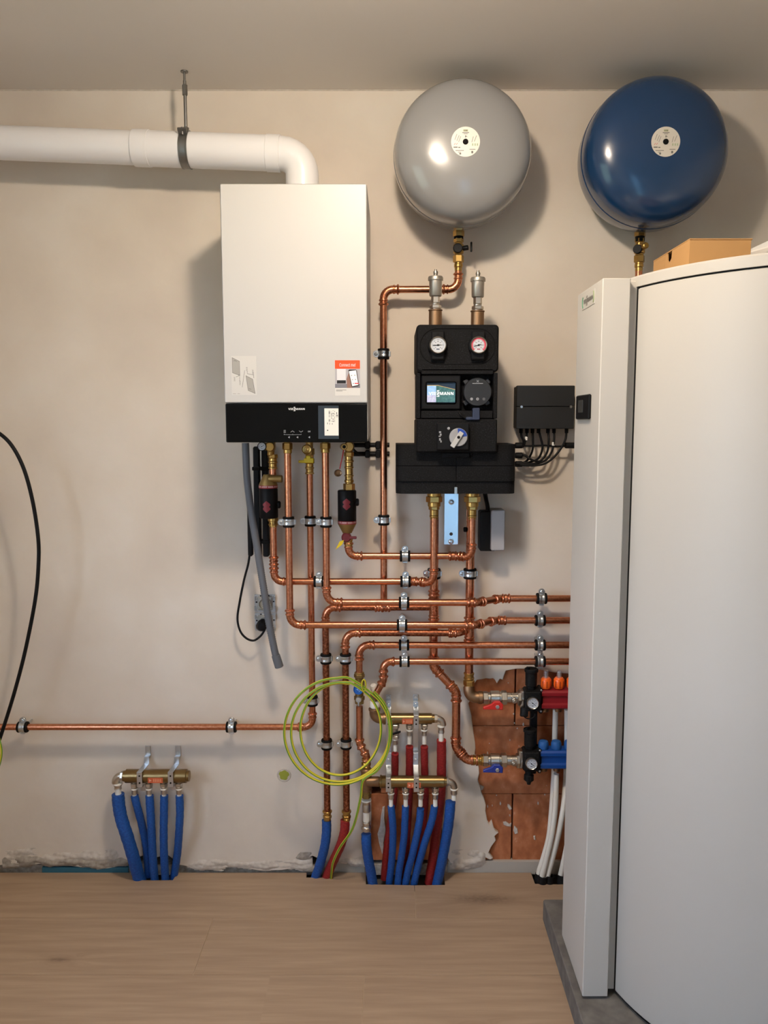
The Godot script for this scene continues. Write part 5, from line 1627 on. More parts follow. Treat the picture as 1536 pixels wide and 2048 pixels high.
	g.cyl(Vector3(tx, 0.4233, 0.1), -UP, 0.0175, 0.0757, 0.002, 22)
	g.cyl(Vector3(tx, 0.4198, 0.1), -UP, 0.0195, 0.008, 0.001, 22)
	g.cyl(Vector3(tx, 0.3545, 0.1), -UP, 0.0195, 0.008, 0.001, 22)
	g.cyl(Vector3(tx, y, z), RIGHT, 0.0165, 0.042, 0.001, 22)
	put(t, "inlet_tee", g, M.bronze)
	stack(t, "brass_coupling", Vector3(tx, 0.4575, 0.1), -UP, [[0.0145, 0.006, false], [0.0128, 0.008, false], [0.0155, 0.012, true], [0.0135, 0.008, false]], M.brass)
	stack(t, "brass_nipple", Vector3(tx, 0.3458, 0.1), -UP, [[0.0165, 0.006, false], [0.0145, 0.004, false], [0.0165, 0.014, true]], M.dull_brass)
	port(t, Vector3(tx, 0.3147, 0.1), 0.066, 0.0135, false)
	g = MB.new()
	g.lathe([Vector2(0.0125, 0), Vector2(0.014, 0.002), Vector2(0.013, 0.012), Vector2(0.0145, 0.016), Vector2(0.0165, 0.018), Vector2(0.0165, 0.022), Vector2(0.0135, 0.024), Vector2(0.0135, 0.032), Vector2(0, 0.032)], Vector3(tx, 0.2383, 0.1), -UP, 20)
	put(t, "press_sleeve", g, M.nickel)
	hose("blue hose standing alone to the left of the right manifold hoses", [Vector3(-0.0855, 0.1947, 0.1), Vector3(-0.0848, 0.1561, 0.1), Vector3(-0.0804, 0.1036, 0.085), Vector3(-0.0711, 0.0385, 0.065), Vector3(-0.0647, -0.0161, 0.055)], 0.0165, M.blue_hose)
	hose("leftmost of four slim blue hoses under the lower right manifold", [Vector3(-0.0033, 0.2947, 0.105), Vector3(0.0008, 0.2548, 0.105), Vector3(0.0033, 0.1972, 0.095), Vector3(0.0017, 0.1273, 0.08), Vector3(-0.0034, 0.0535, 0.06), Vector3(-0.0102, -0.015, 0.045)], 0.0118, M.blue_hose)
	hose("second of four slim blue hoses under the lower right manifold", [Vector3(0.0445, 0.2947, 0.105), Vector3(0.043, 0.2461, 0.105), Vector3(0.0399, 0.1797, 0.095), Vector3(0.0319, 0.1061, 0.08), Vector3(0.0237, 0.0439, 0.065), Vector3(0.0187, -0.0161, 0.055)], 0.0118, M.blue_hose)
	hose("third of four slim blue hoses under the lower right manifold", [Vector3(0.0941, 0.286, 0.105), Vector3(0.0909, 0.2426, 0.105), Vector3(0.0799, 0.1744, 0.095), Vector3(0.0671, 0.1061, 0.08), Vector3(0.0541, 0.0439, 0.065), Vector3(0.0443, -0.0179, 0.055)], 0.0122, M.blue_hose)
	hose("rightmost of four slim blue hoses under the lower right manifold", [Vector3(0.1402, 0.2947, 0.105), Vector3(0.1322, 0.2461, 0.105), Vector3(0.1115, 0.1709, 0.095), Vector3(0.0957, 0.1008, 0.08), Vector3(0.0829, 0.0385, 0.065), Vector3(0.0732, -0.0161, 0.055)], 0.0122, M.blue_hose)
	hose("thick blue hose at the right end of the lower right manifold", [Vector3(0.1929, 0.3102, 0.105), Vector3(0.1884, 0.2461, 0.105), Vector3(0.1785, 0.1594, 0.09), Vector3(0.1683, 0.0854, 0.075), Vector3(0.1593, 0.0278, 0.062), Vector3(0.1515, -0.0197, 0.055)], 0.0168, M.blue_hose)
	# steel holders of the pair
	for q in [[-0.0117, "galvanised bracket strip holding the left end of the right manifold pair"], [0.0793, "galvanised bracket strip holding the middle of the right manifold pair"]]:
		var b = thing("manifold_bracket", q[1], "bracket", "manifold brackets")
		var yu = 0.5785
		ribbon(b, "upper_strap", q[0], 0.017, [Vector2(0.003, 0.6389), Vector2(0.003, 0.6232), Vector2(0.03, 0.6241), Vector2(0.032, 0.6058), Vector2(0.088, yu + 0.02), Vector2(0.088, yu - 0.024), Vector2(0.04, yu - 0.034), Vector2(0.036, 0.4682)], 0.0022, M.strip)
		ribbon(b, "lower_strap", q[0], 0.017, [Vector2(0.034, 0.4674), Vector2(0.034, 0.4569), Vector2(0.055, 0.4554), Vector2(0.06, 0.4158), Vector2(0.128, y + 0.022), Vector2(0.128, y - 0.024), Vector2(0.1, y - 0.03)], 0.0022, M.strip)
		for k in [[0.6309, 0.004], [0.6138, 0.032], [0.4323, 0.058]]:
			g = MB.new()
			g.cyl(Vector3(q[0], k[0], k[1]), OUT, 0.0056, 0.004, 0.001, 14)
			put(b, "screw", g, M.zinc)
		for k in [[0.0892, yu + 0.004], [0.0892, yu - 0.01], [0.1292, y + 0.005], [0.1292, y - 0.009]]:
			g = MB.new()
			g.cyl(Vector3(q[0], k[1], k[0]), OUT, 0.0028, 0.0006, 0.0, 10)
			put(b, "slot", g, M.rubber)

func lever_valve(label, x0, y, z, paint, called):
	# nickel ball valve lying along the wall, lever hanging on the front
	var t = thing("ball_valve", label, "valve", "ball valves of the underfloor manifold")
	stack(t, "body", Vector3(x0, y, z), RIGHT, [[0.0205, 0.016, true], [0.0175, 0.008, false], [0.0225, 0.03, false], [0.0195, 0.006, false], [0.0235, 0.018, true], [0.0165, 0.014, false]], M.nickel)
	stack(t, "sensor_port", Vector3(x0 + 0.092, y, z), RIGHT, [[0.0165, 0.03, false], [0.021, 0.012, false]], M.nickel)
	var g = MB.new()
	g.cyl(Vector3(x0 + 0.101, y - 0.002, z + 0.01), Vector3(0, -0.15, 1), 0.009, 0.014, 0.001, 16)
	g.cyl(Vector3(x0 + 0.101, y - 0.004, z + 0.023), Vector3(0, -0.15, 1), 0.0045, 0.004, 0.001, 12)
	put(t, "plug", g, M.nickel)
	g = MB.new()
	var c = Vector2(0.044, -0.021)
	g.prism([c + Vector2(-0.046, -0.009), c + Vector2(0.018, -0.011), c + Vector2(0.019, 0.006), c + Vector2(0.008, 0.017), c + Vector2(-0.01, 0.017), c + Vector2(-0.02, 0.008), c + Vector2(-0.046, -0.001)], 0.022, 0.031, Basis(), Vector3(x0, y, z), 0.002)
	put(t, called, g, paint)
	g = MB.new()
	g.cyl(Vector3(x0 + 0.044, y - 0.021, z + 0.015), OUT, 0.007, 0.019, 0.001, 6, true)
	put(t, "lever_nut", g, M.zinc)
	return t

func underfloor():
	var z = 0.07
	var ya = 0.6521; var yb = 0.4376
	# brass corner below the right riser
	var t = thing("brass_elbow", "brass elbow joining the right riser to the red lever valve", "elbow")
	var x8 = 0.2537
	stack(t, "coupling", Vector3(x8, 0.7336, 0.06), -UP, [[0.0175, 0.006, false], [0.0155, 0.01, false], [0.0175, 0.006, false], [0.0155, 0.004, false], [0.0185, 0.016, true], [0.0165, 0.008, false]], M.brass)
	var g = MB.new()
	var e = arc_at(Vector3(x8, 0.6912, 0.062), Vector3(x8, ya, 0.068), Vector3(x8 + 0.06, ya, z), 0.024)
	var a = e[0].duplicate(); a.push_front(Vector3(x8, 0.6861, 0.061)); a.push_back(Vector3(0.2996, ya, z))
	g.tube(a, 0.0185, 22)
	g.cyl(Vector3(0.2848, ya, z), RIGHT, 0.0215, 0.012, 0.001, 22)
	put(t, "bend", g, M.bronze)
	t = thing("brass_coupling", "brass coupling joining the kinked riser to the blue lever valve", "coupling")
	stack(t, "body", Vector3(0.2691, yb, z), RIGHT, [[0.0175, 0.006, false], [0.0155, 0.008, false], [0.0178, 0.006, false], [0.016, 0.006, false], [0.0185, 0.01, true]], M.brass)
	lever_valve("nickel ball valve with a red lever on the red underfloor manifold", 0.2996, ya, z, M.red_plastic, "red_lever")
	lever_valve("nickel ball valve with a blue lever on the blue underfloor manifold", 0.3024, yb, z, M.blue_plastic, "blue_lever")
	var dimg = gauge_img(C(70, 70, 74))
	for q in [[ya, "red underfloor heating manifold with orange flow meters and a black end block", M.red_paint, 0.6495, 1405], [yb, "blue underfloor heating manifold with blue caps and a black end block", M.blue_paint, 0.4448, 1525]]:
		var m = thing("underfloor_manifold", q[1], "manifold", "underfloor heating manifolds")
		var up = q[4] == 1405
		var bx = 0.4593; var by = q[3]
		g = MB.new()
		g.cyl(Vector3(0.4116, q[0], 0.075), RIGHT, 0.0245, 0.012, 0.002, 6, true)
		g.box(Vector3(0.4265, by, 0.072), Vector3(0.018, 0.062, 0.036), 0.006)
		put(m, "end_flange", g, M.nickel)
		g = MB.new()
		g.box(Vector3(bx, by, 0.075), Vector3(0.056, 0.068, 0.06), 0.006)
		g.box(Vector3(bx + 0.028, by - 0.004, 0.066), Vector3(0.012, 0.082, 0.05), 0.003)
		put(m, "end_block", g, M.black_dusty)
		for k in [-0.036, 0.034]:
			g = MB.new()
			g.cyl(Vector3(bx + 0.028, by + k, 0.09), OUT, 0.0035, 0.003, 0.0005, 10)
			put(m, "bolt", g, M.zinc)
		dial(m, Vector3(bx - 0.003, by - 0.002, 0.112), 0.0195, printed(dimg, 0.2), -38, M.nickel, M.rubber)
		# vent cylinder
		g = MB.new()
		var vh = 0.07
		g.lathe([Vector2(0.014, 0), Vector2(0.0165, 0.006), Vector2(0.0165, 0.012), Vector2(0.019, 0.014), Vector2(0.0195, vh - 0.012), Vector2(0.0225, vh - 0.01), Vector2(0.0225, vh - 0.002), Vector2(0.02, vh), Vector2(0.016, vh - 0.003), Vector2(0, vh - 0.003)], Vector3(bx - 0.003, by + 0.033, 0.075), UP, 26)
		g.cyl(Vector3(bx - 0.014, by + 0.033 + vh - 0.004, 0.075), UP, 0.006, 0.009, 0.001, 10)
		put(m, "air_vent", g, M.black_dusty)
		# drain cock
		g = MB.new()
		var dc = Vector3(bx - 0.026, by - 0.036, 0.09) if up else Vector3(bx - 0.006, by - 0.034, 0.085)
		if up:
			g.cyl(dc + UP * 0.012, Vector3(-0.1, -1, 0.35), 0.0135, 0.03, 0.003, 18)
			var lo = []
			for k in 15:
				var an = PI * 0.9 + PI * 1.2 * k / 14.0
				lo.append(dc + Vector3(0.014 + cos(an) * 0.018, -0.008 + sin(an) * 0.014, 0.012))
			g.tube(lo, 0.002, 6)
		else:
			g.lathe([Vector2(0.012, 0), Vector2(0.013, 0.016), Vector2(0.016, 0.018), Vector2(0.0165, 0.034), Vector2(0.008, 0.042), Vector2(0.006, 0.05), Vector2(0, 0.05)], dc, -UP, 20)
		put(m, "drain_cock", g, M.black_dusty)
		# painted bar with two ribs, running behind the tank
		g = MB.new()
		var b0 = bx + 0.03; var b1 = b0 + 0.42
		g.prism([Vector2(0.045, 0.03), Vector2(0.088, 0.03), Vector2(0.094, 0.024), Vector2(0.094, 0.014), Vector2(0.087, 0.009), Vector2(0.087, -0.012), Vector2(0.094, -0.017), Vector2(0.094, -0.027), Vector2(0.088, -0.032), Vector2(0.045, -0.032)], 0.0, b1 - b0, Basis(OUT, UP, RIGHT), Vector3(b0, by + 0.002, 0))
		put(m, "bar", g, q[2])
		for k in 4:
			var fx = 0.5062 + k * 0.0427
			var fy = by + 0.032
			if up:
				g = MB.new()
				g.lathe([Vector2(0, 0), Vector2(0.0135, 0), Vector2(0.0165, 0.004), Vector2(0.0178, 0.012), Vector2(0.0172, 0.03), Vector2(0.0125, 0.036), Vector2(0, 0.036)], Vector3(fx, fy + 0.002, 0.068), UP, 24)
				var fm = put(m, "flow_meter", g, M.orange)
				g = MB.new()
				for r2 in 8:
					var an = TAU * r2 / 8.0
					g.box(Vector3(fx + cos(an) * 0.0172, fy + 0.018, 0.068 + sin(an) * 0.0172), Vector3(0.0016, 0.022, 0.0024), 0.0, Basis(UP, -an))
				put(fm, "rib", g, mat(C(120, 40, 14), 0.5))
				g = MB.new()
				g.lathe([Vector2(0.008, 0), Vector2(0.0075, 0.022), Vector2(0.006, 0.025), Vector2(0, 0.025)], Vector3(fx, fy + 0.037, 0.068), UP, 18)
				put(fm, "sight_glass", g, M.clear)
				g = MB.new()
				g.cyl(Vector3(fx, fy + 0.036, 0.068), UP, 0.002, 0.02, 0.0, 8)
				put(fm, "float_pin", g, M.grey_plastic)
			else:
				g = MB.new()
				var cp = []
				cp = [Vector2(0, 0), Vector2(0.0155, 0), Vector2(0.0172, 0.004), Vector2(0.0172, 0.02), Vector2(0.014, 0.027), Vector2(0.007, 0.03), Vector2(0, 0.0305)]
				g.lathe(cp, Vector3(fx - 0.004, fy - 0.001, 0.068), UP, 22)
				put(m, "cap", g, M.cap_blue)
			g = MB.new()
			g.cyl(Vector3(fx, by - 0.03, 0.066), -UP, 0.0115, 0.016, 0.001, 16)
			put(m, "pipe_union", g, M.bronze)
	t = thing("support_rail", "black upright support rail linking the red and blue underfloor manifolds", "rail")
	g = MB.new()
	g.box(Vector3(0.4748, (0.6365 + 0.4114) / 2, 0.028), Vector3(0.023, 0.3, 0.022), 0.003)
	put(t, "rail", g, M.black)
	# white plastic heating pipes into black sleeves
	for q in [["white heating pipe from the red bar, bowing left behind its neighbour", [Vector3(0.541, 0.61, 0.062), Vector3(0.5435, 0.5676, 0.05), Vector3(0.547, 0.4998, 0.032), Vector3(0.5479, 0.384, 0.028), Vector3(0.5457, 0.3141, 0.03), Vector3(0.5411, 0.237, 0.036), Vector3(0.5333, 0.1563, 0.042), Vector3(0.5174, 0.0856, 0.044), Vector3(0.5035, 0.0339, 0.042), Vector3(0.4993, 0.0038, 0.04)]],
		["white heating pipe in front, from under the blue bar to the leftmost front sleeve", [Vector3(0.5477, 0.3872, 0.066), Vector3(0.5477, 0.3323, 0.068), Vector3(0.5449, 0.2646, 0.073), Vector3(0.5363, 0.1812, 0.075), Vector3(0.5219, 0.1015, 0.072), Vector3(0.5108, 0.0391, 0.066), Vector3(0.5075, 0.0086, 0.06)]],
		["white heating pipe nearest the tank, into the second black floor sleeve", [Vector3(0.5795, 0.6092, 0.06), Vector3(0.588, 0.5085, 0.032), Vector3(0.5885, 0.3672, 0.03), Vector3(0.583, 0.3213, 0.045), Vector3(0.5723, 0.2631, 0.07), Vector3(0.5592, 0.1785, 0.07), Vector3(0.5435, 0.0975, 0.065), Vector3(0.5307, 0.0356, 0.06), Vector3(0.527, 0.0062, 0.056)]],
		["white heating pipe just showing at the floor beside the tank", [Vector3(0.6059, 0.6092, 0.06), Vector3(0.6149, 0.5085, 0.032), Vector3(0.6155, 0.3672, 0.03), Vector3(0.6088, 0.253, 0.05), Vector3(0.594, 0.1518, 0.06), Vector3(0.5807, 0.0714, 0.06), Vector3(0.5728, 0.02, 0.055)]]]:
		var h = thing("heating_pipe", q[0], "pipe", "white underfloor heating pipes")
		g = MB.new()
		g.tube(curve(q[1], 8), 0.0092, 16)
		put(h, "pipe", g, M.white_plastic)
	for q in [["black floor sleeve around the rear left white heating pipe", Vector3(0.4989, 0.0237, 0.04), 0.05], ["black floor sleeve in front, leftmost of the group", Vector3(0.5068, 0.0242, 0.062), 0.055], ["black floor sleeve in the middle of the group", Vector3(0.531, 0.023, 0.06), 0.055], ["black floor sleeve nearest to the white tank", Vector3(0.5726, 0.0272, 0.055), 0.055]]:
		var s = thing("floor_sleeve", q[0], "sleeve", "black floor sleeves")
		g = MB.new()
		g.lathe([Vector2(0.0105, 0), Vector2(0.0105, q[2]), Vector2(0.0145, q[2]), Vector2(0.015, q[2] - 0.003), Vector2(0.015, 0), Vector2(0.0105, 0)], Vector3(q[1].x, -0.03, q[1].z), Vector3(0.12, 1, 0), 22)
		put(s, "tube", g, M.black_dusty)

func cord(label, pts, r, m, called = "cable", cat = "cable", grp = "", steps = 8):
	var t = thing(called, label, cat, grp)
	var g = MB.new()
	g.tube(curve(pts, steps), r, 12)
	put(t, "sheath", g, m)
	return t

func electrics():
	# black junction box with its cables
	var t = thing("junction_box", "flat black junction box on the wall beside the white tank", "box")
	var zf = 0.075
	var xa = 0.3928; var xb = 0.5758; var ya = 1.6677; var ym = 1.6017; var yb = 1.5323
	var g = MB.new()
	g.box(Vector3((xa + xb) / 2, (ya + yb) / 2, 0.031), Vector3(xb - xa - 0.004, ya - yb - 0.004, 0.06), 0.002)
	put(t, "housing", g, M.black)
	for q in [[ya, ym + 0.0005], [ym - 0.0005, yb]]:
		g = MB.new()
		g.box(Vector3((xa + xb) / 2, (q[0] + q[1]) / 2, 0.066), Vector3(xb - xa, q[0] - q[1], 0.018), 0.002)
		put(t, "cover", g, mat(C(21, 22, 24), 0.5))
	for px in [0.4085, 0.5647]:
		g = MB.new()
		g.cyl(Vector3(px, ym - 0.0006, 0.0745), OUT, 0.0045, 0.002, 0.0006, 14)
		put(t, "screw", g, M.zinc)
	var cab = [["first from the left", [Vector3(0.4131, 1.5281, 0.045), Vector3(0.4147, 1.509, 0.047), Vector3(0.4214, 1.4931, 0.047), Vector3(0.4203, 1.4803, 0.045), Vector3(0.4116, 1.4753, 0.04)]],
		["second from the left, tagged white", [Vector3(0.4323, 1.5281, 0.045), Vector3(0.4313, 1.5091, 0.048), Vector3(0.4261, 1.4899, 0.048), Vector3(0.422, 1.4771, 0.045), Vector3(0.4133, 1.4721, 0.04)]],
		["third from the left", [Vector3(0.4499, 1.5281, 0.045), Vector3(0.4512, 1.4963, 0.05), Vector3(0.4503, 1.4644, 0.05), Vector3(0.4412, 1.4384, 0.04), Vector3(0.4299, 1.4251, 0.032), Vector3(0.4145, 1.4217, 0.028)]],
		["fourth from the left", [Vector3(0.4691, 1.5281, 0.045), Vector3(0.4768, 1.4995, 0.05), Vector3(0.4821, 1.4724, 0.05), Vector3(0.4747, 1.4452, 0.05), Vector3(0.4632, 1.4321, 0.044), Vector3(0.4383, 1.4239, 0.04), Vector3(0.4129, 1.4206, 0.038)]],
		["fifth from the left", [Vector3(0.4995, 1.5281, 0.045), Vector3(0.5007, 1.4964, 0.055), Vector3(0.4974, 1.4614, 0.055), Vector3(0.482, 1.4358, 0.055), Vector3(0.4661, 1.4278, 0.055), Vector3(0.4419, 1.4358, 0.055), Vector3(0.4274, 1.4466, 0.045), Vector3(0.4121, 1.448, 0.04)]],
		["sixth from the left, tagged white", [Vector3(0.5187, 1.5281, 0.045), Vector3(0.5168, 1.4965, 0.058), Vector3(0.5112, 1.4615, 0.058), Vector3(0.4942, 1.4344, 0.058), Vector3(0.47, 1.4229, 0.052), Vector3(0.4399, 1.4196, 0.05), Vector3(0.4114, 1.4179, 0.048)]],
		["rightmost", [Vector3(0.5588, 1.5281, 0.045), Vector3(0.553, 1.4997, 0.06), Vector3(0.5409, 1.4727, 0.06), Vector3(0.5168, 1.4426, 0.064), Vector3(0.4886, 1.4219, 0.064), Vector3(0.4539, 1.4154, 0.062), Vector3(0.4098, 1.4168, 0.058)]]]
	for q in cab:
		var c = cord("black cable leaving the junction box, " + q[0], q[1], 0.0036, M.cable, "cable", "cable", "junction box cables")
		g = MB.new()
		g.lathe([Vector2(0.0035, -0.002), Vector2(0.0055, -0.002), Vector2(0.006, 0.012), Vector2(0.0075, 0.013), Vector2(0.0075, 0.016), Vector2(0, 0.016)], q[1][0] - UP * 0.008, UP, 14)
		put(c, "strain_relief", g, M.rubber)
		if q[0].contains("tagged"):
			g = MB.new()
			g.cyl(q[1][1].lerp(q[1][2], 0.3) + UP * 0.004, -UP, 0.0045, 0.012, 0.001, 12)
			put(c, "tag", g, M.paper)
	cord("thin black cable running right from the pump block to a plug behind the tank", [Vector3(0.4108, 1.4787, 0.045), Vector3(0.4429, 1.4771, 0.045), Vector3(0.491, 1.4787, 0.045), Vector3(0.5312, 1.4755, 0.045), Vector3(0.5712, 1.4787, 0.045)], 0.003, M.cable)
	t = thing("cable_connector", "black cable connector sticking out beside the white tank", "connector")
	g = MB.new()
	g.cyl(Vector3(0.5552, 1.4787, 0.045), RIGHT, 0.0095, 0.05, 0.002, 18)
	put(t, "body", g, M.black)
	# conduits behind the pump group
	for q in [[890, "upper black cable conduit between boiler and pump group"], [908, "lower black cable conduit between boiler and pump group"]]:
		t = thing("cable_conduit", q[1], "conduit", "black cable conduits")
		var y = 1.48 if q[0] == 890 else 1.451
		g = MB.new()
		g.cyl(Vector3(-0.1354, y, 0.035), RIGHT, 0.0075, -0.0081 - -0.1354, 0.001, 16)
		put(t, "tube", g, M.black)
		for px in [-0.0451, -0.0789]:
			g = MB.new()
			g.box(Vector3(px, y, 0.025), Vector3(0.016, 0.024, 0.048), 0.003)
			put(t, "wall_clip", g, M.black)
	for q in [[891, "top black cable gland on the right flank of the pump block"], [911, "middle black cable gland on the right flank of the pump block"], [928, "bottom black cable gland on the right flank of the pump block"]]:
		t = thing("cable_gland", q[1], "gland", "glands on the pump block")
		g = MB.new()
		var o = Vector3(0.3952, 1.4786, 0.042)
		if q[0] == 911: o = Vector3(0.3957, 1.4465, 0.042)
		if q[0] == 928: o = Vector3(0.3962, 1.4192, 0.042)
		g.cyl(o, RIGHT, 0.0095, 0.024, 0.002, 16)
		put(t, "body", g, M.black)
	cord("black cable sagging from the boiler underside to the conduits", [Vector3(-0.1339, 1.487, 0.06), Vector3(-0.1213, 1.4648, 0.06), Vector3(-0.1026, 1.4516, 0.05), Vector3(-0.0741, 1.4464, 0.04)], 0.0036, M.cable)
	# relay box
	t = thing("relay_box", "small relay box, black on its left half and grey on its right", "box")
	g = MB.new()
	g.box(Vector3(0.3083, 1.2039, 0.04), Vector3(0.0517, 0.1291, 0.06), 0.004)
	put(t, "base", g, M.black)
	g = MB.new()
	g.box(Vector3(0.3389, 1.2089, 0.05), Vector3(0.0448, 0.1311, 0.075), 0.004)
	put(t, "lid", g, mat(C(160, 158, 160), 0.45))
	cord("black cable rising from the relay box to the pump block, left of two", [Vector3(0.3059, 1.2656, 0.06), Vector3(0.304, 1.285, 0.06), Vector3(0.2989, 1.3076, 0.06), Vector3(0.2938, 1.3302, 0.06)], 0.0034, M.cable, "cable", "cable", "relay box cables")
	cord("black cable rising from the relay box to the pump block, right of two", [Vector3(0.3123, 1.2656, 0.06), Vector3(0.3105, 1.285, 0.06), Vector3(0.3053, 1.3076, 0.06), Vector3(0.3018, 1.3302, 0.06)], 0.0034, M.cable, "cable", "cable", "relay box cables")
	# bright steel bracket between the two unions
	t = thing("steel_bracket", "bright galvanised steel bracket plate between the two pump unions", "bracket")
	g = MB.new()
	var w = 0.0457
	var cx = 0.1932; var y0 = 1.326; var y1 = 1.1552
	g.box(Vector3(cx, (y0 + y1) / 2, 0.029), Vector3(w, y0 - y1, 0.0025), 0.0006)
	for s in [-1.0, 1.0]: g.box(Vector3(cx + s * (w / 2 - 0.0012), (y0 + y1) / 2, 0.015), Vector3(0.0025, y0 - y1, 0.03), 0.0006)
	put(t, "channel", g, mat(C(206, 212, 216), 0.22, 1.0))
	for q in [1.295, 1.1651]:
		g = MB.new()
		g.lathe([Vector2(0.0095, 0), Vector2(0.0095, 0.001), Vector2(0.007, 0.0012), Vector2(0.0065, 0.005), Vector2(0.004, 0.006), Vector2(0.0035, 0.004), Vector2(0, 0.004)], Vector3(cx, q, 0.0302), OUT, 18)
		put(t, "screw", g, M.zinc)
	g = MB.new()
	g.cyl(Vector3(cx, 1.1899, 0.0298), OUT, 0.0055, 0.0012, 0.0, 16)
	put(t, "hole", g, M.dark)
	# black cable ducts under the boiler with ties
	for q in [[-0.4349, "left black cable duct hanging below the boiler behind the grey hose"], [-0.4082, "right black cable duct hanging below the boiler beside the grey hose"]]:
		t = thing("cable_duct", q[1], "duct", "black cable ducts")
		g = MB.new()
		g.box(Vector3(q[0], (1.4756 + 1.1188) / 2, 0.045), Vector3(0.0194, 1.4756 - 1.1188, 0.03), 0.004)
		put(t, "channel", g, M.black)
		for y in [1.4051, 1.1681]:
			g = MB.new()
			g.box(Vector3(q[0], y, 0.046), Vector3(0.026, 0.012, 0.034), 0.002)
			put(t, "tie", g, M.rubber)
	t = thing("cable_duct", "short black cable sleeve at the outer edge, ending in the socket cable", "duct", "black cable ducts")
	g = MB.new()
	g.box(Vector3(-0.461, (1.2872 + 1.1188) / 2, 0.04), Vector3(0.0155, 1.2872 - 1.1188, 0.022), 0.004)
	put(t, "channel", g, M.black)
	# bare twin socket and its plug
	t = thing("wall_socket", "double wall socket insert without its cover, metal frame bare", "socket")
	var fm = mat(C(176, 178, 180), 0.45, 0.5)
	var fy = [0.9538, 0.891]
	var fx = -0.4229
	for y in fy:
		g = MB.new()
		var hw = 0.0341; var hh = 0.0303
		for s in [-1.0, 1.0]:
			g.box(Vector3(fx + s * (hw - 0.006), y, 0.006), Vector3(0.012, hh * 2, 0.002), 0.0004)
			g.box(Vector3(fx, y + s * (hh - 0.006), 0.006), Vector3(hw * 2 - 0.026, 0.011, 0.002), 0.0004)
			for s2 in [-1.0, 1.0]: g.box(Vector3(fx + s * (hw - 0.001), y + s2 * hh * 0.55, 0.008), Vector3(0.004, 0.014, 0.006), 0.0006)
		put(t, "support_frame", g, fm)
		g = MB.new()
		g.box(Vector3(fx, y, 0.006), Vector3(0.05, 0.046, 0.012), 0.003)
		g.lathe([Vector2(0.021, 0.0), Vector2(0.021, 0.012), Vector2(0.018, 0.013), Vector2(0.0175, 0.004), Vector2(0, 0.004)], Vector3(fx, y, 0.006), OUT, 26)
		put(t, "insert", g, mat(C(150, 148, 140), 0.5))
		for k in [[-0.026, 0.018], [0.026, -0.018], [0.026, 0.02], [-0.024, -0.02]]:
			g = MB.new()
			g.cyl(Vector3(fx + k[0], y + k[1], 0.007), OUT, 0.0038, 0.002, 0.0005, 10)
			put(t, "screw", g, M.zinc)
		for k in [[-0.028, 0.004, 0.01], [0.029, 0.006, 0.008], [0.012, 0.026, 0.012], [-0.014, 0.0255, 0.008]]:
			g = MB.new()
			g.box(Vector3(fx + k[0], y + k[1], 0.0072), Vector3(k[2] * 0.6, k[2] * 0.5, 0.0006))
			put(t, "slot", g, M.rubber)
	t = thing("power_plug", "black power plug in the lower half of the bare socket", "plug")
	g = MB.new()
	g.lathe([Vector2(0, 0), Vector2(0.0172, 0), Vector2(0.0185, 0.01), Vector2(0.018, 0.03), Vector2(0.012, 0.038), Vector2(0, 0.039)], Vector3(-0.4303, 0.885, 0.012), OUT, 24)
	put(t, "body", g, M.black)
	g = MB.new()
	g.tube(curve([Vector3(-0.4644, 1.1213, 0.045), Vector3(-0.469, 1.0908, 0.05), Vector3(-0.483, 1.0412, 0.05), Vector3(-0.4965, 0.9758, 0.055), Vector3(-0.506, 0.9157, 0.055), Vector3(-0.4987, 0.8739, 0.055), Vector3(-0.4795, 0.8487, 0.055), Vector3(-0.455, 0.8402, 0.055), Vector3(-0.4343, 0.8523, 0.05), Vector3(-0.4216, 0.8695, 0.045), Vector3(-0.4189, 0.88, 0.04)], 8), 0.0036, 12)
	put(t, "flex", g, M.cable)
	# loose cables
	cord("thick black cable hanging in a bow at the left edge", [Vector3(-1.259, 1.552, 0.16), Vector3(-1.2116, 1.5262, 0.16), Vector3(-1.1679, 1.485, 0.16), Vector3(-1.1332, 1.4129, 0.16), Vector3(-1.1106, 1.3125, 0.16), Vector3(-1.0991, 1.2002, 0.16), Vector3(-1.1017, 1.1153, 0.16), Vector3(-1.1175, 1.001, 0.16), Vector3(-1.1618, 0.8341, 0.15), Vector3(-1.2031, 0.6984, 0.15), Vector3(-1.2476, 0.5821, 0.14), Vector3(-1.2778, 0.5018, 0.14)], 0.0058, M.cable, "cable", "cable", "", 10)
	var im = Image.create(64, 4, false, Image.FORMAT_RGB8)
	im.fill(C(204, 190, 44))
	im.fill_rect(Rect2i(0, 0, 10, 4), C(84, 140, 44)); im.fill_rect(Rect2i(32, 0, 10, 4), C(84, 140, 44))
	var em = StandardMaterial3D.new()
	em.albedo_texture = ImageTexture.create_from_image(im); em.roughness = 0.4
	cord("green and yellow earth wire just showing at the left edge", [Vector3(-1.2749, 0.5811, 0.15), Vector3(-1.2623, 0.5478, 0.15), Vector3(-1.2561, 0.5144, 0.15), Vector3(-1.2569, 0.4859, 0.15), Vector3(-1.2678, 0.4473, 0.15), Vector3(-1.2879, 0.4052, 0.15)], 0.0036, em)
	var E = Vector3(-0.0888, 0.7281, 0.16)
	var pts = [E]
	for q in [[682, 1459, 80, 97], [682, 1464, 98, 104], [677, 1461, 106, 111]]:
		for k in 24:
			var a = deg_to_rad(62) + TAU * (k + 1) / 25.0
			pts.append([q[0] + cos(a) * q[2], q[1] - sin(a) * q[3]])
	t = thing("wire_coil", "green and yellow earth wire coiled in loops, hung on the pipes", "wire")
	var pp = []
	var c0 = Vector3(0.0, 0.5784, 0.16); var S = 0.0016
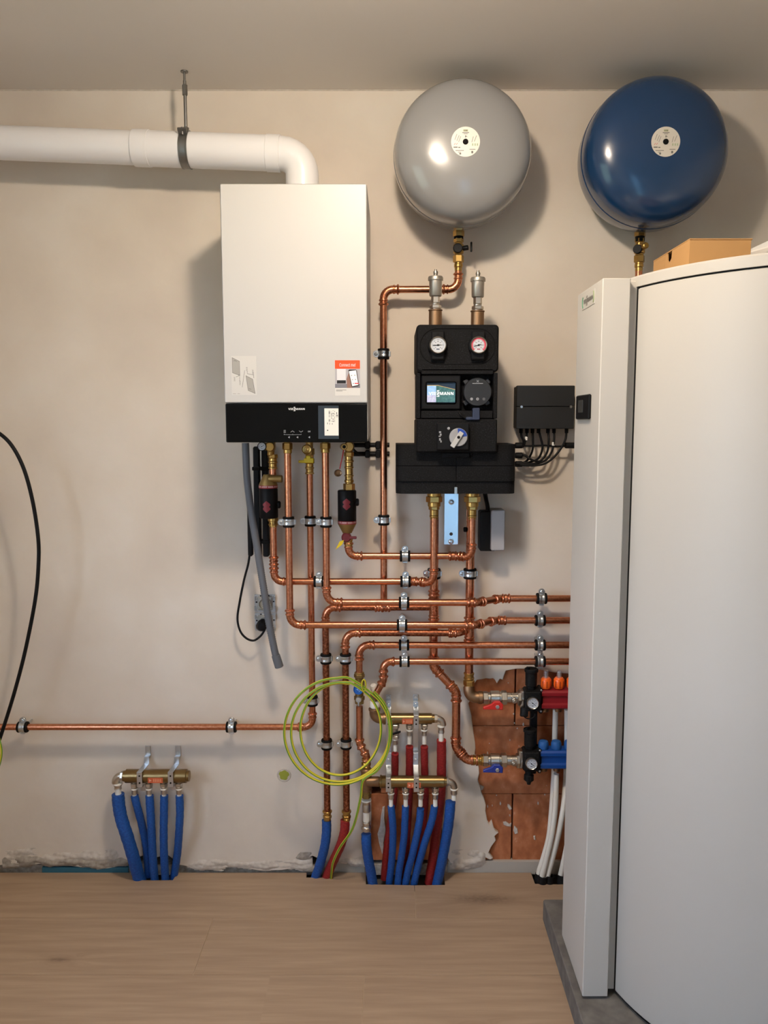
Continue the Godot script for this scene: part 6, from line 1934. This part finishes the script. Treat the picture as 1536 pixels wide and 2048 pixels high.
	for i in range(1, pts.size()):
		var wz = 0.16 + 0.012 * sin(i * 0.26) + 0.006 * (i / 25)
		pp.append(Vector3(c0.x + (pts[i][0] - 784) * S, c0.y - (pts[i][1] - 1459) * S, wz))
	g = MB.new()
	g.tube(curve(pp, 5), 0.0041, 10)
	put(t, "loop", g, em)
	g = MB.new()
	g.tube(curve([pp[-1]] + [Vector3(-0.0222, 0.661, 0.165), Vector3(-0.0079, 0.5972, 0.17), Vector3(-0.0128, 0.5145, 0.17), Vector3(-0.0464, 0.4479, 0.17), Vector3(-0.0912, 0.4145, 0.17), Vector3(-0.1013, 0.35, 0.165), Vector3(-0.1273, 0.2385, 0.14), Vector3(-0.1722, 0.1529, 0.11), Vector3(-0.199, 0.0754, 0.07), Vector3(-0.2064, 0.0212, 0.045), Vector3(-0.2091, -0.0029, 0.035)], 8), 0.0041, 10)
	put(t, "loose_tail", g, em)
	g = MB.new()
	var tie = []
	for k in 13:
		var a = TAU * k / 12.0
		tie.append(E + Vector3(cos(a) * 0.006, sin(a) * 0.02, sin(a * 1.0) * 0.004 + 0.012))
	g.tube(tie, 0.0026, 8, false)
	put(t, "knot", g, em)

func small():
	# condensate hose
	var t = thing("drain_hose", "grey corrugated condensate hose hanging from the boiler, leaning to the right", "hose")
	var path = curve([Vector3(-0.4563, 1.4885, 0.12), Vector3(-0.4556, 1.4435, 0.12), Vector3(-0.4538, 1.381, 0.12), Vector3(-0.4473, 1.3102, 0.12), Vector3(-0.4391, 1.247, 0.12), Vector3(-0.4294, 1.1802, 0.12), Vector3(-0.419, 1.1009, 0.115), Vector3(-0.4064, 1.0104, 0.115), Vector3(-0.3944, 0.9147, 0.11), Vector3(-0.3783, 0.8242, 0.11), Vector3(-0.3692, 0.7878, 0.11)], 26)
	var g = MB.new()
	var rr = []
	for i in path.size(): rr.append(0.0112 + (0.0009 if i % 2 else -0.0006))
	g.tube(path, rr, 18)
	put(t, "corrugated_tube", g, M.grey_hose)
	g = MB.new()
	var e = path[-1]; var d = (path[-1] - path[-12]).normalized()
	g.lathe([Vector2(0.0115, -0.02), Vector2(0.0138, -0.019), Vector2(0.0142, 0.02), Vector2(0.0115, 0.022), Vector2(0, 0.022)], e, d, 20)
	put(t, "end_sleeve", g, M.grey_hose)
	# valve with blue gauge
	t = thing("gauge_valve", "brass stop valve with a round blue gauge and grey handle behind the coiled wire", "valve")
	var x = -0.1065
	stack(t, "body", Vector3(x, 0.7449, 0.09), -UP, [[0.0155, 0.006, false], [0.0175, 0.012, true], [0.0135, 0.012, false], [0.0165, 0.03, false], [0.0135, 0.02, false], [0.0172, 0.014, true], [0.0145, 0.012, false]], M.dull_brass)
	g = MB.new()
	var c = Vector3(-0.108, 0.6964, 0.12)
	g.lathe([Vector2(0, -0.02), Vector2(0.0125, -0.018), Vector2(0.0165, -0.008), Vector2(0.0168, 0.002), Vector2(0.0145, 0.005), Vector2(0.013, 0.003), Vector2(0, 0.003)], c, OUT, 26)
	var b = put(t, "gauge_cap", g, mat(C(20, 90, 176), 0.35))
	g = MB.new()
	for q in [[0.0, 0.004, 0.012, 0.002, 0.5], [-0.003, 0.0, 0.009, 0.0016, -0.6], [0.004, -0.004, 0.008, 0.0016, 0.8]]: g.box(c + Vector3(q[0], q[1], 0.0036), Vector3(q[2], q[3], 0.0008), 0.0, Basis(OUT, q[4]))
	put(b, "dial_marks", g, mat(C(150, 190, 226), 0.4))
	g = MB.new()
	var hc = Vector3(-0.1084, 0.6596, 0.115)
	g.lathe([Vector2(0, -0.012), Vector2(0.008, -0.012), Vector2(0.0095, -0.002), Vector2(0.008, 0.003), Vector2(0, 0.004)], hc, OUT, 16)
	g.box(hc + Vector3(0, -0.008, 0.001), Vector3(0.005, 0.024, 0.006), 0.002)
	put(t, "handle", g, mat(C(170, 168, 164), 0.45))
	# filled junction hole in the plaster
	t = thing("wall_plug", "round green plug plastered into the wall beside the coiled wire", "plug")
	g = MB.new()
	var pc = Vector3(-0.3695, 0.3535, 0.0)
	var blob = []
	for k in 24:
		var a = TAU * k / 24.0
		blob.append(Vector2(cos(a), sin(a)) * (0.017 + 0.0018 * sin(a * 5.0 + 0.7) + 0.0012 * sin(a * 3.0)))
	g.prism(blob, -0.002, 0.0014, Basis(), pc, 0.0006)
	put(t, "plug_face", g, mat(C(150, 156, 52), 0.7))
	g = MB.new()
	g.lathe([Vector2(0.0175, -0.001), Vector2(0.0185, 0.0022), Vector2(0.0225, 0.0024), Vector2(0.0255, -0.001)], pc, OUT, 28)
	put(t, "plaster_ring", g, M.rough_plaster)
